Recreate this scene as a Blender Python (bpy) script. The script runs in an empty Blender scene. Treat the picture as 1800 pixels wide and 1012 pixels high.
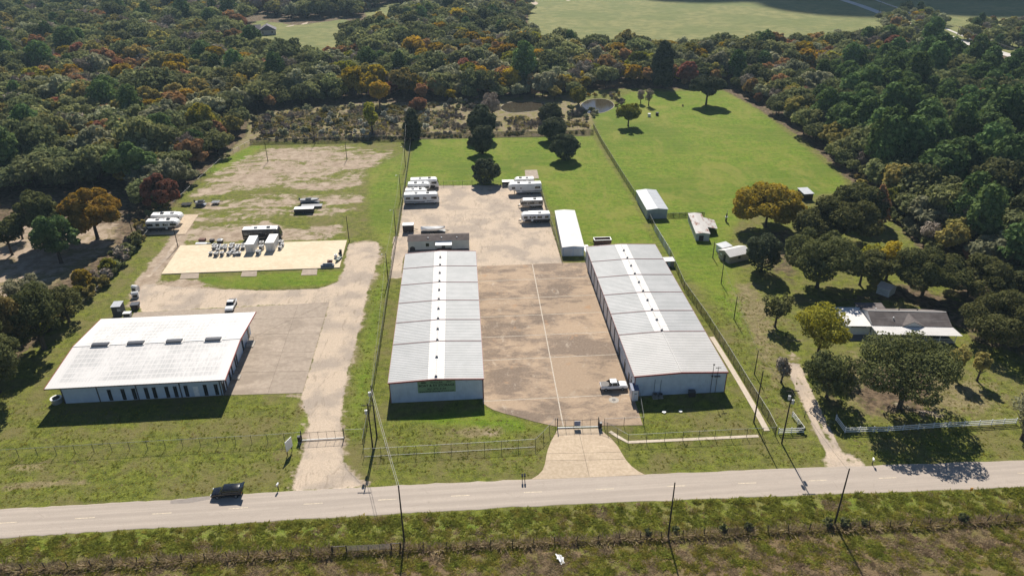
import bpy, math, random
import numpy as np
from mathutils import Vector, Matrix
USE_HAZE = True
random.seed(7); RNG = np.random.default_rng(7)
SC = bpy.context.scene
COL = SC.collection
R = math.radians

# ------------------------------------------------------------------ camera (drone, 89 m up)
FPX, PITCH, ROLL, CAMZ = 1300.0, R(28.1), R(-0.52), 89.0        # focal length for an 1800 px wide frame
FW = np.array([0, math.cos(PITCH), -math.sin(PITCH)]); UP0 = np.array([0, math.sin(PITCH), math.cos(PITCH)])
RT = np.array([1.0, 0, 0]) * math.cos(ROLL) + UP0 * math.sin(ROLL)
UPV = UP0 * math.cos(ROLL) - np.array([1.0, 0, 0]) * math.sin(ROLL)
cam = bpy.data.cameras.new('camera'); camo = bpy.data.objects.new('camera', cam); COL.objects.link(camo)
cam.sensor_width = 36; cam.lens = FPX / 1800 * 36; cam.clip_start = 1; cam.clip_end = 12000
m = Matrix.Identity(4)
for i in range(3):
    m[i][0], m[i][1], m[i][2] = RT[i], UPV[i], -FW[i]
m[2][3] = CAMZ
camo.matrix_world = m
SC.camera = camo

# ------------------------------------------------------------------ sky, sun, exposure
SUN_EL, SUN_AZ = 42.5, 1.5        # degrees; azimuth measured from +Y towards -X (shadows fall to -Y, a touch +X)
W = bpy.data.worlds.new('World'); SC.world = W; W.use_nodes = True
wn = W.node_tree; wn.nodes.clear()
sky = wn.nodes.new('ShaderNodeTexSky'); sky.sky_type = 'NISHITA'; sky.sun_disc = False
sky.sun_elevation = R(SUN_EL); sky.sun_rotation = R(-SUN_AZ); sky.altitude = 60; sky.air_density = 0.8; sky.dust_density = 0.05; sky.ozone_density = 2.0
bg = wn.nodes.new('ShaderNodeBackground'); bg.inputs[1].default_value = 0.06
wo = wn.nodes.new('ShaderNodeOutputWorld')
wn.links.new(sky.outputs[0], bg.inputs[0]); wn.links.new(bg.outputs[0], wo.inputs[0])
sl = bpy.data.lights.new('sun', 'SUN'); sl.energy = 5.0; sl.angle = R(0.53); sl.color = (1.0, 0.945, 0.85)
so = bpy.data.objects.new('sun', sl); COL.objects.link(so)
sd = Vector((-math.sin(R(SUN_AZ)) * math.cos(R(SUN_EL)), math.cos(R(SUN_AZ)) * math.cos(R(SUN_EL)), math.sin(R(SUN_EL))))
so.rotation_euler = sd.to_track_quat('Z', 'Y').to_euler(); so.location = (0, 200, 150)
SC.view_settings.view_transform = 'Standard'; SC.view_settings.look = 'None'
SC.view_settings.exposure = 0.52; SC.view_settings.gamma = 1.0; SC.view_settings.use_curve_mapping = False
SC.cycles.max_bounces = 5; SC.cycles.diffuse_bounces = 2; SC.cycles.glossy_bounces = 2
SC.cycles.transmission_bounces = 3; SC.cycles.transparent_max_bounces = 12; SC.cycles.volume_bounces = 0
SC.cycles.use_denoising = True

# ------------------------------------------------------------------ survey: photo pixel -> metres on a level plane
def gp(px, py, z=0.0):
    d = FW + RT * ((px - 900) / FPX) - UPV * ((py - 506) / FPX)
    t = (z - CAMZ) / d[2]
    return (float(d[0] * t), float(d[1] * t))
def gps(pts, z=0.0): return [gp(x, y, z) for x, y in pts]
def pix(x, y, z=0.0):
    d = np.array([x, y, z - CAMZ]); w = d @ FW
    return 900 + FPX * (d @ RT) / w, 506 - FPX * (d @ UPV) / w
def height_of(bx, by, ty):       # height of an upright thing standing at pixel (bx,by) whose top reaches pixel row ty
    x, y = gp(bx, by); lo, hi = 0.0, 80.0
    for _ in range(30):
        mid = (lo + hi) / 2
        if pix(x, y, mid)[1] > ty: lo = mid
        else: hi = mid
    return lo
def mpp(bx, by):                 # metres per photo pixel (across) at that ground point
    x, y = gp(bx, by); return float(np.array([x, y, -CAMZ]) @ FW) / FPX

# ------------------------------------------------------------------ mesh helpers
class MB:
    """collects simple shapes; build() links them as ONE mesh object"""
    def __init__(s): s.v = []; s.f = []
    def add(s, vs, fs):
        o = len(s.v); s.v += [tuple(map(float, p)) for p in vs]; s.f += [tuple(i + o for i in f) for f in fs]; return s
    def box(s, x0, x1, y0, y1, z0, z1):
        return s.add([(x0,y0,z0),(x1,y0,z0),(x1,y1,z0),(x0,y1,z0),(x0,y0,z1),(x1,y0,z1),(x1,y1,z1),(x0,y1,z1)],
                     [(3,2,1,0),(4,5,6,7),(0,1,5,4),(1,2,6,5),(2,3,7,6),(3,0,4,7)])
    def cbox(s, c, d): return s.box(c[0]-d[0]/2, c[0]+d[0]/2, c[1]-d[1]/2, c[1]+d[1]/2, c[2]-d[2]/2, c[2]+d[2]/2)
    def prism(s, poly, z0, z1):     # vertical prism of an xy polygon
        n = len(poly)
        a = sum(poly[i][0]*poly[(i+1)%n][1]-poly[(i+1)%n][0]*poly[i][1] for i in range(n))
        if a < 0: poly = poly[::-1]
        return s.add([(x,y,z0) for x,y in poly]+[(x,y,z1) for x,y in poly],
                     [tuple(range(n))[::-1], tuple(range(n,2*n))]+[(i,(i+1)%n,n+(i+1)%n,n+i) for i in range(n)])
    def xprism(s, prof, x0, x1):    # profile in (y,z) pushed along x
        n = len(prof)
        a = sum(prof[i][0]*prof[(i+1)%n][1]-prof[(i+1)%n][0]*prof[i][1] for i in range(n))
        if a < 0: prof = prof[::-1]
        return s.add([(x0,y,z) for y,z in prof]+[(x1,y,z) for y,z in prof],
                     [tuple(range(n))[::-1], tuple(range(n,2*n))]+[(i,(i+1)%n,n+(i+1)%n,n+i) for i in range(n)])
    def yprism(s, prof, y0, y1):    # profile in (x,z) pushed along y
        n = len(prof)
        a = sum(prof[i][0]*prof[(i+1)%n][1]-prof[(i+1)%n][0]*prof[i][1] for i in range(n))
        if a > 0: prof = prof[::-1]
        return s.add([(x,y0,z) for x,z in prof]+[(x,y1,z) for x,z in prof],
                     [tuple(range(n))[::-1], tuple(range(n,2*n))]+[(i,(i+1)%n,n+(i+1)%n,n+i) for i in range(n)])
    def tube(s, p, q, r0, r1=None, n=8, caps=True):
        r1 = r0 if r1 is None else r1
        p, q = Vector(p), Vector(q); d = (q-p).normalized()
        a = d.orthogonal().normalized(); b = d.cross(a)
        vs = []
        for c, r in ((p, r0), (q, r1)):
            vs += [c + (a*math.cos(2*math.pi*i/n) + b*math.sin(2*math.pi*i/n))*r for i in range(n)]
        fs = [(i,(i+1)%n,n+(i+1)%n,n+i) for i in range(n)]
        if caps: fs += [tuple(range(n))[::-1], tuple(range(n,2*n))]
        return s.add(vs, fs)
    def path(s, pts, rad, n=6):     # tube through points
        for i in range(len(pts)-1):
            r0 = rad[i] if hasattr(rad,'__len__') else rad; r1 = rad[i+1] if hasattr(rad,'__len__') else rad
            s.tube(pts[i], pts[i+1], r0, r1, n)
        return s
    def quad(s, a, b, c, d): return s.add([a,b,c,d], [(0,1,2,3)])
    def ball(s, c, r, n=10, k=6):   # squashed sphere, r = (rx,ry,rz)
        vs = [(c[0], c[1], c[2]-r[2])]
        for j in range(1, k):
            t = math.pi*j/k - math.pi/2
            vs += [(c[0]+r[0]*math.cos(t)*math.cos(2*math.pi*i/n), c[1]+r[1]*math.cos(t)*math.sin(2*math.pi*i/n), c[2]+r[2]*math.sin(t)) for i in range(n)]
        vs.append((c[0], c[1], c[2]+r[2])); L = len(vs)-1; fs = []
        for i in range(n):
            fs.append((0, 1+(i+1)%n, 1+i)); fs.append((L, L-n+i, L-n+(i+1)%n))
            for j in range(k-2): fs.append((1+j*n+i, 1+j*n+(i+1)%n, 1+(j+1)*n+(i+1)%n, 1+(j+1)*n+i))
        return s.add(vs, fs)
    def mesh(s, name, mat=None, smooth=False):
        me = bpy.data.meshes.new(name); me.from_pydata(s.v, [], s.f); me.update()
        if mat: me.materials.append(mat)
        if smooth:
            for p in me.polygons: p.use_smooth = True
        return me
    def build(s, name, mat, parent=None, smooth=False, loc=None, rz=0.0):
        return link(name, s.mesh(name, mat, smooth), parent, loc, rz)
def link(name, me, parent=None, loc=None, rz=0.0):
    o = bpy.data.objects.new(name, me); COL.objects.link(o); o.parent = parent
    if loc is not None: o.location = loc
    if rz: o.rotation_euler = (0, 0, rz)
    return o
def tag(o, label=None, cat=None, group=None, kind=None):
    if label: o['label'] = label
    if cat: o['category'] = cat
    if group: o['group'] = group
    if kind: o['kind'] = kind
    return o
def thing(name, label, cat, loc=(0,0,0), rz=0.0, group=None):
    o = bpy.data.objects.new(name, None); COL.objects.link(o)
    o.empty_display_size = 0.3; o.location = loc; o.rotation_euler = (0, 0, rz)
    return tag(o, label, cat, group)
def struct(name, o): return tag(o, kind='structure')
def copy_tree(o, parent=None):
    c = o.copy(); COL.objects.link(c); c.parent = parent
    for ch in o.children: copy_tree(ch, c)
    return c
def np_mesh(name, verts, faces, mat, k):      # fast mesh from arrays, k-gons
    me = bpy.data.meshes.new(name); nv, nf = len(verts), len(faces)
    me.vertices.add(nv); me.vertices.foreach_set('co', np.asarray(verts, np.float32).ravel())
    me.loops.add(nf*k); me.polygons.add(nf)
    me.loops.foreach_set('vertex_index', np.asarray(faces, np.int32).ravel())
    me.polygons.foreach_set('loop_start', np.arange(0, nf*k, k, dtype=np.int32))
    me.update(calc_edges=True)
    if mat: me.materials.append(mat)
    return me

# ------------------------------------------------------------------ material helpers
class NT:
    def __init__(s, name):
        s.m = bpy.data.materials.new(name); s.m.use_nodes = True; s.t = s.m.node_tree; s.t.nodes.clear()
        s.out = s.t.nodes.new('ShaderNodeOutputMaterial')
    def n(s, ty, **kw):
        x = s.t.nodes.new(ty)
        for k, v in kw.items(): setattr(x, k, v)
        return x
    def put(s, sock, val):
        if isinstance(val, bpy.types.NodeSocket): s.t.links.new(val, sock)
        elif hasattr(val, '__len__') and len(val) == 3 and sock.type == 'RGBA': sock.default_value = (*val, 1)
        else: sock.default_value = val
    def noise(s, scale, detail=3, rough=0.55, vec=None, dist=0.0):
        x = s.n('ShaderNodeTexNoise'); x.inputs['Scale'].default_value = scale; x.inputs['Detail'].default_value = detail
        x.inputs['Roughness'].default_value = rough; x.inputs['Distortion'].default_value = dist
        if vec is not None: s.put(x.inputs['Vector'], vec)
        return x.outputs['Fac']
    def pos(s): return s.n('ShaderNodeNewGeometry').outputs['Position']
    def obj(s): return s.n('ShaderNodeTexCoord').outputs['Object']
    def mapping(s, vec, scale=(1,1,1), rot=(0,0,0), loc=(0,0,0)):
        x = s.n('ShaderNodeMapping'); s.put(x.inputs['Vector'], vec)
        x.inputs['Scale'].default_value = scale; x.inputs['Rotation'].default_value = rot; x.inputs['Location'].default_value = loc
        return x.outputs[0]
    def sep(s, vec):
        x = s.n('ShaderNodeSeparateXYZ'); s.put(x.inputs[0], vec); return x.outputs
    def math(s, op, a, b=None, c=None, clamp=False):
        x = s.n('ShaderNodeMath', operation=op); x.use_clamp = clamp
        s.put(x.inputs[0], a)
        if b is not None: s.put(x.inputs[1], b)
        if c is not None: s.put(x.inputs[2], c)
        return x.outputs[0]
    def ramp(s, f, lo, hi, a=0.0, b=1.0):
        x = s.n('ShaderNodeMapRange'); x.interpolation_type = 'SMOOTHSTEP'
        s.put(x.inputs[0], f); s.put(x.inputs[1], lo); s.put(x.inputs[2], hi); s.put(x.inputs[3], a); s.put(x.inputs[4], b)
        return x.outputs[0]
    def mix(s, f, a, b, mode='MIX'):
        x = s.n('ShaderNodeMix', data_type='RGBA', blend_type=mode)
        s.put(x.inputs['Factor'], f); s.put(x.inputs[6], a); s.put(x.inputs[7], b); return x.outputs[2]
    def attr(s, name):
        x = s.n('ShaderNodeAttribute'); x.attribute_name = name; return x
    def rnd(s): return s.n('ShaderNodeObjectInfo').outputs['Random']
    def hsv(s, col, h=0.5, sa=1.0, v=1.0):
        x = s.n('ShaderNodeHueSaturation'); s.put(x.inputs['Hue'], h); s.put(x.inputs['Saturation'], sa); s.put(x.inputs['Value'], v)
        s.put(x.inputs['Color'], col); return x.outputs[0]
    def bump(s, h, strength=0.4, dist=0.1):
        x = s.n('ShaderNodeBump'); x.inputs['Strength'].default_value = strength; x.inputs['Distance'].default_value = dist
        s.put(x.inputs['Height'], h); return x.outputs[0]
    def pbr(s, col, rough=0.8, metal=0.0, spec=0.3, normal=None):
        p = s.n('ShaderNodeBsdfPrincipled')
        s.put(p.inputs['Base Color'], col); s.put(p.inputs['Roughness'], rough); s.put(p.inputs['Metallic'], metal)
        p.inputs['Specular IOR Level'].default_value = spec
        if normal is not None: s.put(p.inputs['Normal'], normal)
        s.t.links.new(p.outputs[0], s.out.inputs[0]); return s.m
MATS = {}
def paint(name, col, rough=0.6, metal=0.0, spec=0.4, var=0.12, scale=1.5, dirt=None):
    """plain surface with a little mottling and grime"""
    if name in MATS: return MATS[name]
    t = NT(name); p = t.obj()
    f = t.noise(scale, 4, 0.6, p)
    c = t.mix(t.ramp(f, 0.3, 0.7), tuple(x*(1-var) for x in col), tuple(min(1, x*(1+var)) for x in col))
    if dirt:
        g = t.noise(scale*0.35, 5, 0.65, p)
        c = t.mix(t.ramp(g, 0.5, 0.75, 0, 0.7), c, dirt)
    MATS[name] = t.pbr(c, rough, metal, spec); return MATS[name]
# ------------------------------------------------------------------ the ground: one sheet to beyond the horizon
def axis(dense0, dense1, step, far, grow=1.22):
    a = list(np.arange(dense0, dense1 + 1e-6, step)); s = step
    while a[-1] < far: s *= grow; a.append(a[-1] + s)
    s = step; b = []
    x = dense0
    while x > -far: s *= grow; x -= s; b.append(x)
    return np.array(b[::-1] + a)
gx = axis(-150, 150, 1.1, 5000)
gy = np.concatenate([np.arange(60, 200, 0.9), np.arange(200, 330, 1.6), np.arange(330, 560, 4.0)])
_e = [gy[-1]]; _s = 4.0
while _e[-1] < 6000: _s *= 1.15; _e.append(_e[-1] + _s)
_b = [gy[0]]; _s = 0.9
while _b[-1] > -4000: _s *= 1.4; _b.append(_b[-1] - _s)
gy = np.concatenate([_b[::-1][:-1], gy, _e[1:]])
GX, GY = np.meshgrid(gx, gy); PX = GX.ravel(); PY = GY.ravel()
def sdf(poly, X, Y):      # signed distance, positive inside
    poly = np.asarray(poly, float); n = len(poly); d2 = np.full(X.shape, 1e18); ins = np.zeros(X.shape, bool)
    for i in range(n):
        ax, ay = poly[i]; bx, by = poly[(i+1) % n]
        ex, ey = bx-ax, by-ay; wx, wy = X-ax, Y-ay
        t = np.clip((wx*ex+wy*ey)/(ex*ex+ey*ey+1e-12), 0, 1)
        d2 = np.minimum(d2, (wx-ex*t)**2 + (wy-ey*t)**2)
        c = ((ay <= Y) != (by <= Y)) & (X < ax + ex*(Y-ay)/(ey if abs(ey) > 1e-9 else 1e-9))
        ins ^= c
    return np.where(ins, 1, -1)*np.sqrt(d2)
MASK = {k: np.zeros(PX.shape, np.float32) for k in ('dirt', 'gravel', 'lush', 'dry', 'litter', 'pale', 'weed', 'field')}
def region(kind, pts, soft, amt=1.0, op='max'):
    d = sdf(gps(pts), PX, PY); v = np.clip(0.5 + d/(2*soft), 0, 1)*amt
    if op == 'max': MASK[kind] = np.maximum(MASK[kind], v)
    else: MASK[kind] = MASK[kind]*(1-v)
def strip(kind, pts, half, soft, amt=1.0):
    P = gps(pts); d = np.full(PX.shape, 1e9)
    for (ax, ay), (bx, by) in zip(P[:-1], P[1:]):
        ex, ey = bx-ax, by-ay; t = np.clip(((PX-ax)*ex+(PY-ay)*ey)/(ex*ex+ey*ey), 0, 1)
        d = np.minimum(d, np.hypot(PX-ax-ex*t, PY-ay-ey*t))
    MASK[kind] = np.maximum(MASK[kind], np.clip(0.5+(half-d)/(2*soft), 0, 1)*amt)

# bare soil in the left lot
region('dirt', [(318,352),(350,318),(400,285),(470,258),(610,254),(700,264),(690,278),(655,296),(642,330),(560,338),(490,334),(400,342)], 3.5, 0.60)
region('dirt', [(400,300),(480,262),(560,258),(660,268),(640,300),(540,322),(440,330),(380,322)], 4, 0.66)
region('dirt', [(316,356),(470,338),(640,338),(655,352),(590,362),(640,362),(600,382),(480,384),(400,392),(330,395)], 3, 0.56)
region('dirt', [(330,398),(480,384),(500,400),(600,392),(612,405),(585,425),(480,425),(320,430)], 2.5, 0.66)
region('dirt', [(560,350),(640,346),(642,358),(570,364)], 2, 0.75)
region('gravel', [(612,428),(664,424),(668,440),(660,470),(650,500),(640,540),(630,590),(612,650),(604,700),(600,745),(601,790),(610,822),(642,856),
                  (508,864),(528,810),(538,772),(543,742),(529,700),(531,690),(578,532),(430,538),(250,548),(238,520),(252,498),(330,505),(470,510),(560,507),(600,492),(606,460)], 2.0, 1.0)
strip('dirt', [(640,520),(622,610),(606,690),(601,745),(602,790),(612,822),(640,850)], 1.6, 1.6, 0.62)
strip('dirt', [(530,692),(541,742),(536,775),(527,812),(510,858)], 1.6, 1.6, 0.62)
region('dirt', [(612,420),(668,420),(675,450),(655,510),(640,560),(570,530),(590,495)], 3, 0.75)
region('dirt', [(300,420),(330,398),(300,470),(255,540),(225,535),(240,500),(270,460)], 3, 0.6)
region('dry', [(200,560),(240,500),(300,420),(330,360),(345,345),(320,400),(280,470),(240,545)], 3, 0.6)
strip('dirt', [(322,405),(300,440),(268,478),(250,505),(243,530)], 3.4, 2.0, 0.85)
strip('gravel', [(318,415),(296,447),(262,485)], 1.0, 1.0, 0.7)
region('dirt', [(232,505),(300,486),(420,488),(430,510),(330,520),(240,540),(225,530)], 3, 0.62)
region('dirt', [(338,378),(352,376),(345,395),(328,414),(318,420)], 2, 0.7)
region('dirt', [(470,688),(540,688),(556,700),(545,715),(500,704)], 2, 0.55)
region('dirt', [(445,395),(600,398),(605,420),(520,425),(440,418)], 3, 0.62)
# grass island south of the pale pad
region('lush', [(345,488),(520,478),(600,476),(612,490),(560,502),(420,506),(355,500)], 3, 0.9)
region('gravel', [(360,490),(420,488),(530,480),(590,478),(575,498),(430,503),(368,500)], 2.0, 1.0, 'sub')
region('dirt', [(360,488),(530,478),(590,478),(575,498),(430,504),(368,500)], 2.0, 0.9, 'sub')
# gravel yard behind the storage buildings
region('gravel', [(712,327),(948,325),(966,385),(990,463),(1035,461),(1036,470),(838,470),(835,443),(712,447),(700,490),(690,488),(702,400)], 0.7, 0.86)
region('gravel', [(690,415),(712,415),(708,488),(684,490)], 0.8, 0.8)
# driveway aprons and the track to the house on the right
for _dx in (-6.5, 6.5): strip('gravel', [(1394+_dx,640),(1402+_dx,662),(1420+_dx*1.1,700),(1446+_dx*1.2,755),(1466+_dx*1.3,795),(1478+_dx*1.3,818)], 0.95, 0.8, 0.8)
strip('gravel', [(1478,816),(1490,816)], 4.0, 1.4, 0.62)
strip('dirt', [(1404,600),(1396,640),(1418,700),(1446,755)], 3.2, 2.4, 0.5)
# worn earth in the yards of the right-hand property
region('litter', [(1330,400),(1420,385),(1440,440),(1420,520),(1370,500),(1310,470),(1300,420)], 6, 0.55)
region('litter', [(1440,520),(1600,480),(1800,560),(1800,640),(1690,600),(1580,540),(1470,545)], 7, 0.62)
region('litter', [(1640,440),(1820,460),(1900,640),(1700,610)], 7, 0.8)
region('dry', [(1260,480),(1340,490),(1400,560),(1395,640),(1420,740),(1370,760),(1310,640),(1270,540)], 6, 0.62)
region('dry', [(1480,600),(1620,640),(1700,640),(1800,680),(1800,750),(1500,760),(1440,700),(1430,640)], 7, 0.62)
region('litter', [(1500,630),(1680,640),(1660,745),(1510,745),(1470,690)], 6, 0.66)
region('dirt', [(1540,700),(1640,695),(1700,720),(1690,748),(1540,752)], 4, 0.42)
region('litter', [(1400,620),(1490,620),(1500,730),(1440,730)], 5, 0.6)
region('litter', [(1500,385),(1600,380),(1620,450),(1560,520),(1490,470)], 6, 0.45)
# leaf litter below the woods, sandy gaps in the left-hand grove
region('litter', [(-200,760),(0,668),(50,615),(108,565),(160,522),(210,470),(262,405),(330,332),(372,292),(432,240),(440,205),(520,190),(640,182),(800,178),
                  (880,170),(1040,158),(1115,156),(1270,157),(1330,190),(1420,250),(1490,315),(1570,390),(1640,460),(1820,580),(2200,660),(2100,300),(1900,135),(1800,108),(1640,70),
                  (1560,60),(1400,76),(1200,86),(1050,82),(960,88),(930,60),(925,-30),(500,-60),(-500,-60),(-1200,300)], 5, 1.0)
region('dirt', [(-60,420),(60,370),(220,385),(225,430),(110,500),(0,545),(-80,560)], 7, 0.62)
region('dry', [(-60,400),(60,355),(240,370),(235,430),(120,520),(0,575),(-80,590)], 6, 0.8)
region('litter', [(-60,430),(60,380),(225,392),(220,435),(110,510),(0,560),(-80,575)], 7, 0.6, 'sub')
region('dirt', [(40,350),(75,345),(55,372),(20,380)], 4, 0.8)
# scrub behind the lots
region('weed', [(372,292),(432,236),(440,200),(640,178),(800,172),(880,165),(1000,168),(1046,190),(1040,240),(730,246),(455,250)], 4, 0.9)
region('dry', [(440,225),(560,215),(1040,200),(1040,240),(455,250)], 5, 0.7)
# lush mown lots and pasture
region('lush', [(726,242),(1042,238),(1100,330),(1180,480),(1040,440),(968,372),(950,325),(712,326)], 3, 0.85)
region('lush', [(640,300),(722,256),(700,420),(670,640),(640,780),(604,800),(606,700),(640,540),(668,440),(640,400)], 3, 0.55)
region('lush', [(360,302),(400,262),(470,254),(440,276),(390,305)], 3, 0.8)
region('lush', [(1042,205),(1110,162),(1272,160),(1335,195),(1480,312),(1490,335),(1420,345),(1300,380),(1240,500),(1180,460),(1060,250)], 4, 0.95)
region('lush', [(1160,460),(1290,420),(1330,520),(1330,640),(1270,560)], 5, 0.6)
region('lush', [(500,795),(540,705),(545,740),(530,800)], 2, 0.7)
region('lush', [(860,712),(975,752),(965,768),(880,765),(700,745),(690,730)], 2.5, 0.6)
region('dry', [(780,745),(905,742),(890,775),(770,775)], 3, 0.72)
region('dirt', [(842,748),(895,746),(885,768),(845,770)], 2.0, 0.45)
region('dry', [(640,815),(960,800),(955,812),(650,826)], 1.6, 0.62)
region('dry', [(0,846),(160,838),(165,850),(0,866)], 1.6, 0.8)
region('dry', [(0,805),(120,798),(90,835),(0,850)], 3, 0.6)
region('dry', [(200,835),(450,822),(470,838),(220,850)], 1.6, 0.45)
# rough field in front of the wire fence
region('field', [(-300,1040),(0,1003),(400,981),(900,957),(1350,934),(1800,912),(2300,890),(2600,1800),(-900,1800)], 1.5, 1.0)
region('weed', [(-300,960),(0,947),(450,919),(900,893),(1350,873),(1800,857),(2300,835),(2300,890),(1800,912),(1350,934),(900,957),(400,981),(0,1003),(-300,1040)], 1.2, 0.45)
region('lush', [(0,947),(900,893),(1800,857),(1800,880),(1500,905),(1400,905),(1350,885),(960,905),(940,935),(450,960),(0,985)], 3, 0.62)
# far pastures and meadows
region('pale', [(930,70),(925,-60),(2200,-90),(2400,160),(1800,100),(1560,50),(1400,74),(1200,84),(1050,80),(960,86)], 8, 1.0)
region('pale', [(430,75),(445,20),(520,38),(600,30),(660,38),(655,62),(605,70),(600,100),(560,115),(500,110)], 5, 1.0)
region('pale', [(640,20),(690,5),(725,12),(700,42),(655,50)], 5, 1.0)
region('litter', [(440,82),(450,35),(520,45),(600,35),(650,42),(650,60),(605,68),(595,100),(560,112),(500,108)], 5, 1.0, 'sub')
region('litter', [(640,20),(690,5),(725,12),(700,42),(655,50)], 5, 1.0, 'sub')
strip('gravel', [(480,50),(560,38),(620,40),(690,41)], 2.0, 1.5, 0.9)
strip('gravel', [(905,10),(960,4),(1010,-3)], 2.2, 1.5, 0.9)
strip('lush', [(450,62),(480,64)], 8, 6, 0.7)

def _gh(X, Y):            # gentle unevenness, ditch beside the county road
    return 0*X
nx, ny = len(gx), len(gy)
idx = np.arange(nx*ny).reshape(ny, nx)
quads = np.stack([idx[:-1,:-1], idx[:-1,1:], idx[1:,1:], idx[1:,:-1]], -1).reshape(-1, 4)

def ground_material():
    t = NT('ground_cover'); p = t.pos()
    n_big = t.noise(0.018, 3, 0.55, p); n_mid = t.noise(0.13, 4, 0.6, p); n_s = t.noise(0.7, 4, 0.62, p); n_f = t.noise(3.2, 4, 0.65, p)
    n_c = t.noise(0.33, 6, 0.74, p, 0.5); n_x = t.noise(7.5, 3, 0.6, p)
    fine = t.math('ADD', t.math('MULTIPLY', n_s, 0.36), t.math('ADD', t.math('MULTIPLY', n_f, 0.36), t.math('MULTIPLY', n_x, 0.28)))
    mow = t.noise(1.0, 2, 0.5, t.mapping(p, (0.06, 0.55, 1), (0, 0, R(3.7))))
    A = t.attr('ma'); B = t.attr('mb')
    sa = t.n('ShaderNodeSeparateColor'); t.put(sa.inputs[0], A.outputs['Color'])
    sb = t.n('ShaderNodeSeparateColor'); t.put(sb.inputs[0], B.outputs['Color'])
    dirt, grav, lush, dry = sa.outputs[0], sa.outputs[1], sa.outputs[2], A.outputs['Alpha']
    litt, pale, weed, fld = sb.outputs[0], sb.outputs[1], sb.outputs[2], B.outputs['Alpha']
    def edge(mask, nz, amp, lo=0.46, hi=0.56): return t.ramp(t.math('ADD', mask, t.math('MULTIPLY', t.math('SUBTRACT', nz, 0.5), amp)), lo, hi)
    # grass
    g1 = t.mix(t.ramp(fine, 0.41, 0.59), (0.062, 0.078, 0.012), (0.19, 0.205, 0.032))
    g1 = t.mix(t.ramp(t.math('ADD', t.math('MULTIPLY', n_mid, 0.6), t.math('MULTIPLY', n_c, 0.4)), 0.44, 0.62, 0, 0.85), g1, t.mix(fine, (0.120, 0.105, 0.035), (0.215, 0.180, 0.080)))
    g1 = t.mix(t.ramp(mow, 0.45, 0.7, 0, 0.35), g1, (0.16, 0.145, 0.05))
    gl = t.mix(t.ramp(fine, 0.40, 0.61), (0.070, 0.118, 0.008), (0.170, 0.250, 0.019))
    gl = t.mix(t.ramp(t.math('ADD', t.math('MULTIPLY', n_mid, 0.55), t.math('MULTIPLY', n_c, 0.45)), 0.42, 0.64, 0, 0.7), gl, t.mix(fine, (0.13,0.135,0.022), (0.26,0.265,0.05)))
    gl = t.mix(t.ramp(n_big, 0.47, 0.60, 0, 0.55), gl, (0.088, 0.135, 0.014))
    gl = t.mix(t.ramp(t.noise(0.045, 5, 0.7, t.mapping(p, (1.3,0.6,1), (0,0,R(30))), 0.8), 0.50, 0.66, 0, 0.6), gl, t.mix(fine, (0.17,0.165,0.03), (0.30,0.28,0.07)))
    gl = t.mix(t.ramp(mow, 0.48, 0.66, 0, 0.3), gl, (0.20,0.215,0.04))
    c = t.mix(edge(lush, n_c, 0.55, 0.30, 0.62), g1, gl)
    # dry straw grass
    gd = t.mix(t.ramp(fine, 0.36, 0.64), (0.120, 0.098, 0.042), (0.30, 0.245, 0.130))
    c = t.mix(edge(dry, n_c, 0.9, 0.42, 0.66), c, gd)
    # weedy scrub floor
    gw = t.mix(t.ramp(n_c, 0.38, 0.62), t.mix(fine, (0.17, 0.128, 0.088), (0.34, 0.265, 0.19)), t.mix(fine, (0.12, 0.115, 0.030), (0.25, 0.225, 0.07)))
    c = t.mix(edge(weed, n_c, 0.9, 0.40, 0.62), c, gw)
    # rough field
    gf = t.mix(t.ramp(t.noise(0.10, 5, 0.65, t.mapping(p, (0.35, 1, 1))), 0.40, 0.60), t.mix(fine, (0.10, 0.070, 0.036), (0.25, 0.175, 0.10)), t.mix(fine, (0.08, 0.085, 0.018), (0.20, 0.185, 0.045)))
    c = t.mix(edge(fld, n_c, 0.3), c, gf)
    # far pasture
    gpale = t.mix(t.ramp(n_mid, 0.35, 0.65), (0.155, 0.165, 0.058), (0.235, 0.225, 0.085))
    gpale = t.mix(t.ramp(n_big, 0.42, 0.62, 0, 0.6), gpale, (0.12, 0.15, 0.045))
    c = t.mix(edge(pale, n_c, 0.5), c, gpale)
    # leaf litter
    gl2 = t.mix(t.ramp(n_s, 0.35, 0.65), (0.065, 0.046, 0.030), (0.19, 0.135, 0.085))
    gl2 = t.mix(t.ramp(n_c, 0.52, 0.66, 0, 0.8), gl2, (0.075, 0.082, 0.022))
    c = t.mix(edge(litt, n_c, 0.7, 0.42, 0.60), c, gl2)
    # bare soil
    gs = t.mix(t.ramp(t.math('ADD', t.math('MULTIPLY', n_c, 0.7), t.math('MULTIPLY', n_x, 0.3)), 0.36, 0.64), (0.25, 0.185, 0.13), (0.44, 0.35, 0.265))
    gs = t.mix(t.ramp(n_f, 0.55, 0.75, 0, 0.5), gs, (0.19, 0.145, 0.09))
    soil_n = t.math('ADD', t.math('MULTIPLY', t.noise(0.095, 6, 0.72, t.mapping(p, (0.6,1.5,1)), 0.6), 0.62), t.math('MULTIPLY', n_c, 0.38))
    c = t.mix(edge(dirt, soil_n, 2.1, 0.44, 0.66), c, gs)
    # gravel, wheel-marked
    gg = t.mix(t.ramp(n_f, 0.3, 0.7), (0.45, 0.355, 0.268), (0.57, 0.462, 0.355))
    gg = t.mix(t.ramp(n_mid, 0.42, 0.62, 0, 0.8), gg, t.mix(n_f, (0.26,0.215,0.175), (0.40,0.335,0.28)))
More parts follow.
